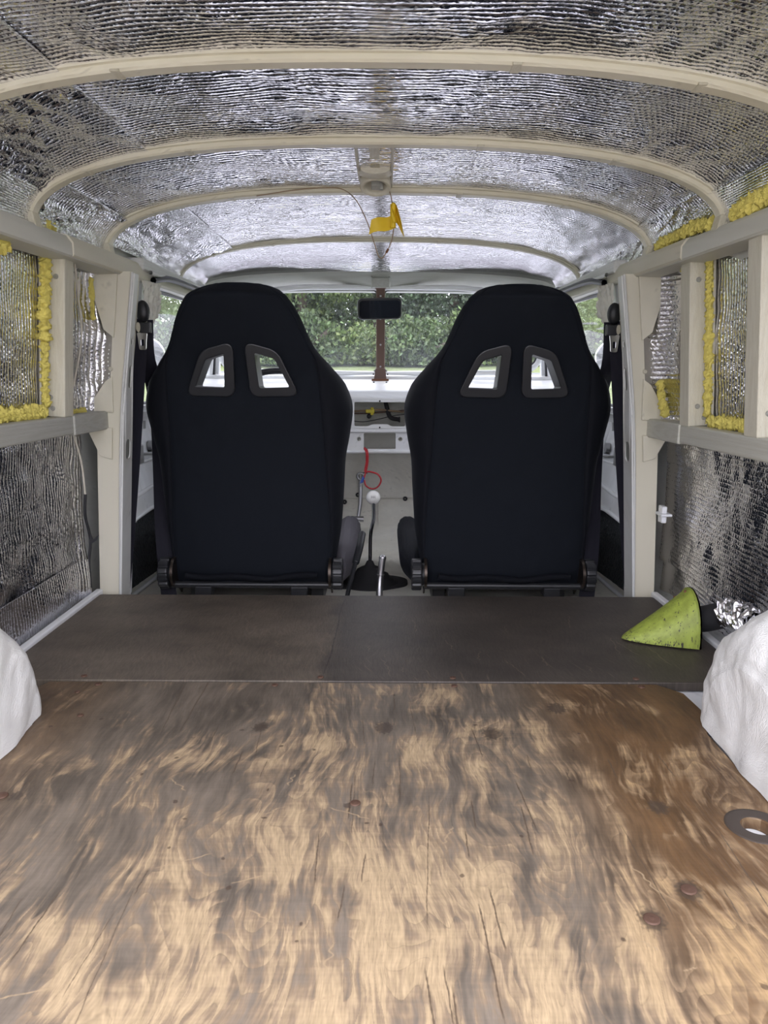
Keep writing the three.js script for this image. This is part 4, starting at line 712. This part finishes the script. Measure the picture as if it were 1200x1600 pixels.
// ================================================================ SEAT BELTS
for (const s of [-1, 1]) {
  const b = thing('seat_belt', s < 0 ? 'black seat belt hanging on the pillar by the driver seat' : 'black seat belt hanging on the pillar by the passenger seat', 'seat belt', [s * 0.66, 0.0, 2.2]);
  const L = (x, y, f) => new THREE.Vector3(s * (x - 0.66), y, -(f - 2.2));
  const toCam = new THREE.Vector3(-s * 0.35, 0, 1);
  add('webbing', ribbon([L(0.655, 0.735, 2.19), L(0.670, 0.56, 2.172), L(0.681, 0.44, 2.165), L(0.705, 0.2, 2.15), L(0.737, -0.10, 2.125)], 0.043, 0.0025, new THREE.Vector3(-s * 0.75, 0, 0.65)), M.strap, b);
  add('webbing', ribbon([L(0.648, 0.735, 2.19), L(0.656, 0.64, 2.215), L(0.664, 0.56, 2.30), L(0.690, 0.42, 2.42), L(0.690, 0.30, 2.42), L(0.668, 0.10, 2.34), L(0.640, -0.10, 2.28)], 0.046, 0.0025, (t) => toCam.clone().applyAxisAngle(new THREE.Vector3(0, 1, 0), s * (s < 0 ? 0.15 : 0.9) * Math.sin(t * 3.1))), M.strap, b);
  add('guide_cover', new THREE.SphereGeometry(1, 24, 16).scale(0.019, 0.030, 0.017).translate(s * -0.010, 0.757, 0.015), M.black, b);
  add('anchor_bolt', new THREE.TorusGeometry(0.012, 0.004, 8, 18).rotateY(0.3).translate(s * 0.010, 0.772, 0.0), M.steel, b);
  const tg = add('latch_block', new RoundedBoxGeometry(0.030, 0.029, 0.014, 3, 0.003).translate(s * -0.022, 0.712, 0.035), M.plastic, b);
  add('latch_button', new THREE.CylinderGeometry(0.011, 0.011, 0.004, 18).rotateX(Math.PI / 2).scale(0.5, 1.2, 1).translate(s * -0.004, 0.713, 0.043), M.cream, tg);
  const T = roundPoly([[-0.014, 0.0], [0.014, 0.0], [0.011, -0.02], [0.009, -0.046], [-0.009, -0.046], [-0.011, -0.02]], 0.005); T.holes.push(roundPoly([[-0.0045, -0.018], [0.0045, -0.018], [0.0045, -0.036], [-0.0045, -0.036]], 0.003, new THREE.Path()));
  add('latch_tongue', extrude(T, 0.002, 0.0006).translate(s * -0.012, 0.699, 0.036), M.chrome, b);
}

// ================================================================ CONTROLS BETWEEN THE SEATS
{
  const g = thing('gear_lever', 'slim black gear lever with a white ball knob and rubber boot', 'gear lever', [-0.03, -0.13, 2.60]);
  const L = (x, y, f) => new THREE.Vector3(x + 0.03, y + 0.13, -(f - 2.60));
  const boot = new THREE.LatheGeometry([[0.105, 0], [0.105, 0.006], [0.085, 0.012], [0.082, 0.022], [0.068, 0.026], [0.065, 0.036], [0.05, 0.042], [0.046, 0.052], [0.032, 0.060], [0.018, 0.066], [0.011, 0.082], [0.007, 0.084]].map((p) => new THREE.Vector2(...p)), 40);
  boot.scale(1, 1, 0.9); add('boot', boot, M.rubber, g);
  add('boot_flange', extrude(roundPoly([[-0.15, -0.07], [0.07, -0.07], [0.13, -0.03], [0.13, 0.05], [0.08, 0.09], [-0.12, 0.09]], 0.03), 0.006, 0.002).rotateX(-Math.PI / 2), M.rubber, g);
  add('rod', tube([L(-0.03, -0.05, 2.62), L(-0.028, 0.04, 2.66), L(-0.019, 0.085, 2.69), L(-0.02, 0.13, 2.73)], 0.0062, 30, 10), std([0.05, 0.05, 0.055], 0.15, 0.9), g);
  const kp = L(-0.021, 0.152, 2.745), k = add('knob', new THREE.SphereGeometry(0.0258, 32, 24).translate(kp.x, kp.y, kp.z), M.ivory, g, 'white ball with an engraved shift pattern');
  const pen = (a, b) => { const P = (x, y) => { const v = new THREE.Vector3(x, y + 0.006, 0.03).normalize().multiplyScalar(0.0258); return v.add(kp); }; const pts = [0, 0.5, 1].map((t) => P(lerp(a[0], b[0], t), lerp(a[1], b[1], t))); return tube(pts, 0.0006, 8, 5); };
  add('shift_pattern', merge([pen([-0.008, -0.007], [-0.008, 0.007]), pen([0, -0.007], [0, 0.007]), pen([0.008, -0.007], [0.008, 0.007]), pen([-0.008, 0], [0.008, 0])]), M.plastic, k);
  const h = thing('handbrake_lever', 'curved black handbrake lever beside the gear lever boot', 'lever', [-0.09, -0.13, 2.2]);
  const H = (x, y, f) => new THREE.Vector3(x + 0.09, y + 0.13, -(f - 2.2));
  add('shaft', tube([H(-0.097, -0.13, 2.16), H(-0.090, -0.06, 2.20), H(-0.074, 0.0, 2.28), H(-0.063, 0.04, 2.33)], 0.0068, 30, 10), M.black, h);
  add('grip', merge([tube([H(-0.068, 0.02, 2.31), H(-0.058, 0.055, 2.35), H(-0.051, 0.088, 2.40)], 0.0115, 24, 12), cap(H(-0.051, 0.088, 2.40), 0.0115), cap(H(-0.068, 0.02, 2.31), 0.0115)]), M.black, h);
  const c = thing('heater_lever', 'short chrome rod lever standing right of the black boot', 'lever', [0.0, -0.13, 2.38]);
  const C = (x, y, f) => new THREE.Vector3(x, y + 0.13, -(f - 2.38));
  add('rod', tube([C(0.004, -0.13, 2.36), C(0.006, -0.06, 2.38), C(0.014, 0.006, 2.42)], 0.0105, 16, 12), M.steel, c);
  add('rod_tip', cap(C(0.014, 0.006, 2.42), 0.0118), M.steel, c); add('collar', new THREE.TorusGeometry(0.0105, 0.002, 8, 18).rotateX(Math.PI / 2).translate(0.008, 0.09, -0.005), M.steel, c);
  const p = thing('pedal_linkage', 'thin grey steel linkage on the nose panel beside the gear knob', 'linkage', [-0.085, -0.02, 3.1]);
  add('arm', merge([tube([new THREE.Vector3(0.005, 0.20, -0.03), new THREE.Vector3(0.006, 0.10, 0.0), new THREE.Vector3(-0.002, 0.03, 0.02)], 0.008, 20, 8), new THREE.TorusGeometry(0.013, 0.005, 8, 18).translate(0.006, 0.20, -0.02)]), M.steel, p);
  add('pedal_pad', merge([new RoundedBoxGeometry(0.038, 0.07, 0.012, 2, 0.004).rotateX(-0.3).translate(-0.012, -0.0, 0.03), new THREE.CylinderGeometry(0.012, 0.012, 0.05, 16).rotateZ(Math.PI / 2).translate(-0.005, 0.03, 0.02)]), M.steel, p);
}
{ // loop of red wire with blue connectors hanging below the dash
  const w = thing('wire_loop', 'loop of red wire with blue connectors hanging under the dashboard', 'wire', [-0.06, 0.30, 2.93]);
  const L = (x, y, z = 0) => new THREE.Vector3(x + 0.06, y - 0.30, z);
  add('red_wire', tube([L(-0.062, 0.312, -0.03), L(-0.052, 0.30), L(-0.050, 0.262), L(-0.055, 0.222), L(-0.04, 0.224, 0.01), L(-0.005, 0.214, 0.02), L(0.006, 0.192, 0.02), L(-0.008, 0.165, 0.015), L(-0.03, 0.158, 0.01), L(-0.052, 0.17, 0.006), L(-0.058, 0.19)], 0.0032, 90, 8), M.redwire, w);
  add('red_wire', tube([L(-0.058, 0.312, -0.03), L(-0.046, 0.30), L(-0.045, 0.262, 0.004), L(-0.052, 0.222, 0.004), L(-0.059, 0.20, 0.004)], 0.003, 50, 8), M.redwire, w);
  add('blue_connector', merge([bar(L(-0.058, 0.205), L(-0.066, 0.18), 0.007, 0.007), bar(L(-0.062, 0.205, 0.006), L(-0.072, 0.178, 0.006), 0.006, 0.006)]), M.bluewire, w);
  add('bare_end', bar(L(-0.068, 0.18, 0.003), L(-0.075, 0.165, 0.003), 0.004, 0.004), M.chrome, w);
  add('wire_tie', bar(L(-0.064, 0.220, 0.003), L(-0.046, 0.217, 0.003), 0.006, 0.003), M.rubber, w);
}
{ // steering wheel
  const w = thing('steering_wheel', 'thin black steering wheel seen through the driver seat opening', 'steering wheel', [-0.375, 0.50, 2.80]);
  const turn = new THREE.Matrix4().makeRotationX(Math.PI / 2 + 0.55);
  add('rim', new THREE.TorusGeometry(0.195, 0.0125, 14, 70).applyMatrix4(turn), M.black, w);
  add('hub', new THREE.CylinderGeometry(0.032, 0.045, 0.04, 24).rotateX(Math.PI / 2).applyMatrix4(turn), M.black, w);
  for (const a of [0.25, Math.PI - 0.25]) add('spoke', bar(new THREE.Vector3(0.03 * Math.cos(a), 0.03 * Math.sin(a), 0), new THREE.Vector3(0.19 * Math.cos(a), 0.19 * Math.sin(a), 0), 0.018, 0.012, new THREE.Vector3(0, 0, 1)).applyMatrix4(turn), M.black, w);
  add('column', tube([new THREE.Vector3(0, -0.01, 0), new THREE.Vector3(0, -0.32, -0.16), new THREE.Vector3(0, -0.62, -0.3)], 0.022, 10, 16), M.black, w);
}

// ================================================================ ROOF BRACKET, WIRES AND TAPE
{
  const y0 = 1.046, b = thing('lamp_bracket', 'cream metal roof bracket with an open round socket', 'bracket', [-0.006, y0, 1.84]);
  add('channel', merge([new RoundedBoxGeometry(0.078, 0.004, 0.36, 1, 0.001).translate(0, 0.010, 0), new RoundedBoxGeometry(0.006, 0.016, 0.36, 2, 0.002).translate(-0.038, 0.004, 0), new RoundedBoxGeometry(0.006, 0.016, 0.36, 2, 0.002).translate(0.038, 0.004, 0), new RoundedBoxGeometry(0.022, 0.008, 0.2, 2, 0.002).translate(0, 0.005, 0.08)]), M.cream, b);
  // tilted round cup, open below
  const cup = new THREE.LatheGeometry([[0.037, 0.03], [0.037, 0.0], [0.036, -0.010], [0.033, -0.012], [0.026, -0.009], [0.0245, 0.0], [0.024, 0.022], [0.0, 0.024]].map((p) => new THREE.Vector2(...p)), 40).rotateX(-0.35).translate(0, -0.014, -0.085);
  add('socket', cup, M.cream, b);
  add('shoulder', new THREE.CylinderGeometry(0.034, 0.040, 0.04, 30, 1, false).rotateX(Math.PI / 2).scale(1, 0.35, 1).translate(0, 0.0, -0.02), M.cream, b);
  add('socket_insert', merge([new RoundedBoxGeometry(0.02, 0.014, 0.02, 2, 0.002).rotateX(-0.35).translate(0, -0.018, -0.078), new THREE.CylinderGeometry(0.007, 0.007, 0.02, 14).translate(0.012, -0.016, -0.09)]), M.primer, b);
  const w = thing('hanging_wire', 'thin brown wire looping down from the roof bracket', 'wire', [0.0, 1.0, 1.95]);
  const L = (x, y, f) => new THREE.Vector3(x, y - 1.0, -(f - 1.95));
  add('strand', tube([L(0.022, 1.032, 1.93), L(0.032, 1.005, 1.95), L(0.037, 0.97, 1.96), L(0.037, 0.93, 1.96), L(0.028, 0.895, 1.95), L(0.012, 0.868, 1.95)], 0.0013, 60, 6), M.wire, w);
  add('strand', tube([L(-0.30, 1.02, 2.0), L(-0.2, 1.035, 2.0), L(-0.13, 1.04, 2.0), L(-0.09, 1.035, 1.99), L(-0.055, 1.005, 1.96), L(-0.028, 0.955, 1.95), L(-0.008, 0.90, 1.95), L(0.004, 0.869, 1.95), L(0.012, 0.868, 1.95)], 0.0013, 90, 6), M.wire, w);
  add('crimp', tube([L(0.025, 0.889, 1.95), L(0.020, 0.880, 1.95)], 0.0028, 4, 8), M.rust, w);
  const t = thing('tape_flag', 'yellow tape flag wrapped round the hanging wire', 'tape', [0.03, 0.95, 1.955]);
  const flag = gridGeo(20, 10, (u, v) => new THREE.Vector3(lerp(-0.052, 0.012, u) + 0.006 * v * (1 - u), lerp(-0.028, 0.005, v) + 0.016 * u + 0.002 * Math.sin(u * 7), 0.006 + 0.006 * Math.sin(u * 5 + v)));
  add('flag', merge([flag, flag.clone().translate(0, 0, -0.0012)]), M.tape, t);
  const knot = gridGeo(14, 14, (u, v) => new THREE.Vector3(lerp(0.002, 0.034, u) - 0.012 * v * u, lerp(-0.004, 0.045, v) + 0.010 * Math.sin(u * 4) - 0.022 * u, 0.008 + 0.010 * Math.sin(u * 6 + v * 3)));
  add('wrap', merge([knot, knot.clone().translate(0, 0, -0.002), gridGeo(12, 10, (u, v) => { const a = u * Math.PI * 2; return new THREE.Vector3(0.006 + 0.007 * Math.cos(a), lerp(-0.012, 0.042, v), 0.004 + 0.008 * Math.sin(a)); })]), M.tape, t);
}

// ================================================================ LIME CONE AND HOSE BY THE WHEEL ARCH
{
  const c = thing('metal_cone', 'chipped lime green metal half cone lying on the dark floorboard', 'cone', [0.702, 0.006, 1.66]);
  const paint = tex(256, 256, (x, y) => { const u = x / 256, v = y / 256, a = fbm(u * 5, v * 5), b = fbm(u * 16 + 3, v * 28, 3), chip = smoothstep(0.5 * fbm(u * 7, v * 9 + 4, 3) + 0.55 * b + 0.35 * fbm(u * 50, v * 50, 2) + 0.30 * smoothstep(v, 0.7, 1) + 0.25 * smoothstep(Math.min(u, 1 - u), 0.08, 0), 0.38, 0.50); return enc([0, 1, 2].map((k) => lerp([0.30, 0.365, 0.06][k] * (1 + 0.35 * a), [0.045, 0.04, 0.03][k], chip))); }, true);
  const cm = std([1, 1, 1], 0.5, 0, { map: paint, bumpMap: orange, bumpScale: 0.0006 });
  // base outline stands in the y-z plane (flat side down); straight lines run to a drawn-out tip at -x
  const pt = (u, v, in_ = 0) => { const a = u * Math.PI, hw = (0.070 - in_) * Math.sqrt(Math.max(0, 1 - v * v)) * (1 - 0.42 * v), hh = (0.116 - in_) * Math.pow(1 - v, 1.25) + 0.013 * Math.sqrt(Math.max(0, 1 - v ** 4)) * v; return new THREE.Vector3(-0.147 * v, Math.pow(Math.sin(a), 0.8) * hh, -Math.cos(a) * hw); };
  add('shell', merge([gridGeo(48, 36, (u, v) => pt(u, v), null, null, true), gridGeo(48, 36, (u, v) => pt(u, v * 0.97, 0.003))]), cm, c);
  add('rim', tube(Array.from({ length: 25 }, (_, i) => pt(i / 24, 0)), 0.0022, 60, 6), cm, c);
  add('backing_plate', extrude(roundPoly(Array.from({ length: 17 }, (_, i) => { const p = pt(i / 16, 0); return [p.z * 1.02, p.y * 1.01]; }), 0.002), 0.003, 0.0008).rotateY(Math.PI / 2).applyMatrix4(new THREE.Matrix4().makeScale(1, 1, -1)).translate(0.001, 0, 0), M.rust, c);
  for (const [u, v] of [[0.48, 0.06], [0.3, 0.12], [0.14, 0.14]]) { const p = pt(u, v); add('rivet', new THREE.SphereGeometry(0.0035, 10, 8).translate(p.x, p.y, p.z), M.rust, c); }
  const h = thing('filler_hose', 'black rubber hose with crumpled foil wrap between cone and wheel arch', 'hose', [0.74, 0.05, 1.62]);
  const H = (x, y, f) => new THREE.Vector3(x - 0.74, y - 0.05, -(f - 1.62));
  add('hose_body', tube([H(0.708, 0.050, 1.66), H(0.735, 0.058, 1.645), H(0.757, 0.073, 1.62), H(0.772, 0.085, 1.59)], 0.029, 30, 22), M.rubber, h);
  const fw = new THREE.TubeGeometry(new THREE.CatmullRomCurve3([H(0.766, 0.080, 1.60), H(0.774, 0.085, 1.565), H(0.776, 0.082, 1.50)]), 40, 0.032, 30), fpz = fw.attributes.position;
  for (let i = 0; i < fpz.count; i++) { const q = new THREE.Vector3().fromBufferAttribute(fpz, i), k = 0.010 * Math.pow(1 - Math.abs(n3(q.x * 40, q.y * 40, q.z * 40)), 3) - 0.005 * n3(q.x * 80, q.y * 80, q.z * 80); fpz.setXYZ(i, q.x - k * 0.7, q.y + k, q.z + k * 0.4); }
  fw.computeVertexNormals(); add('foil_wrap', fw, std([0.9, 0.9, 0.92], 0.2, 1), h, 'crumpled silver foil');
}

const renderer = new THREE.WebGLRenderer({ antialias: true });
renderer.toneMapping = THREE.LinearToneMapping;
renderer.toneMappingExposure = EXPOSURE;
renderer.shadowMap.enabled = true;
renderer.render(scene, camera);
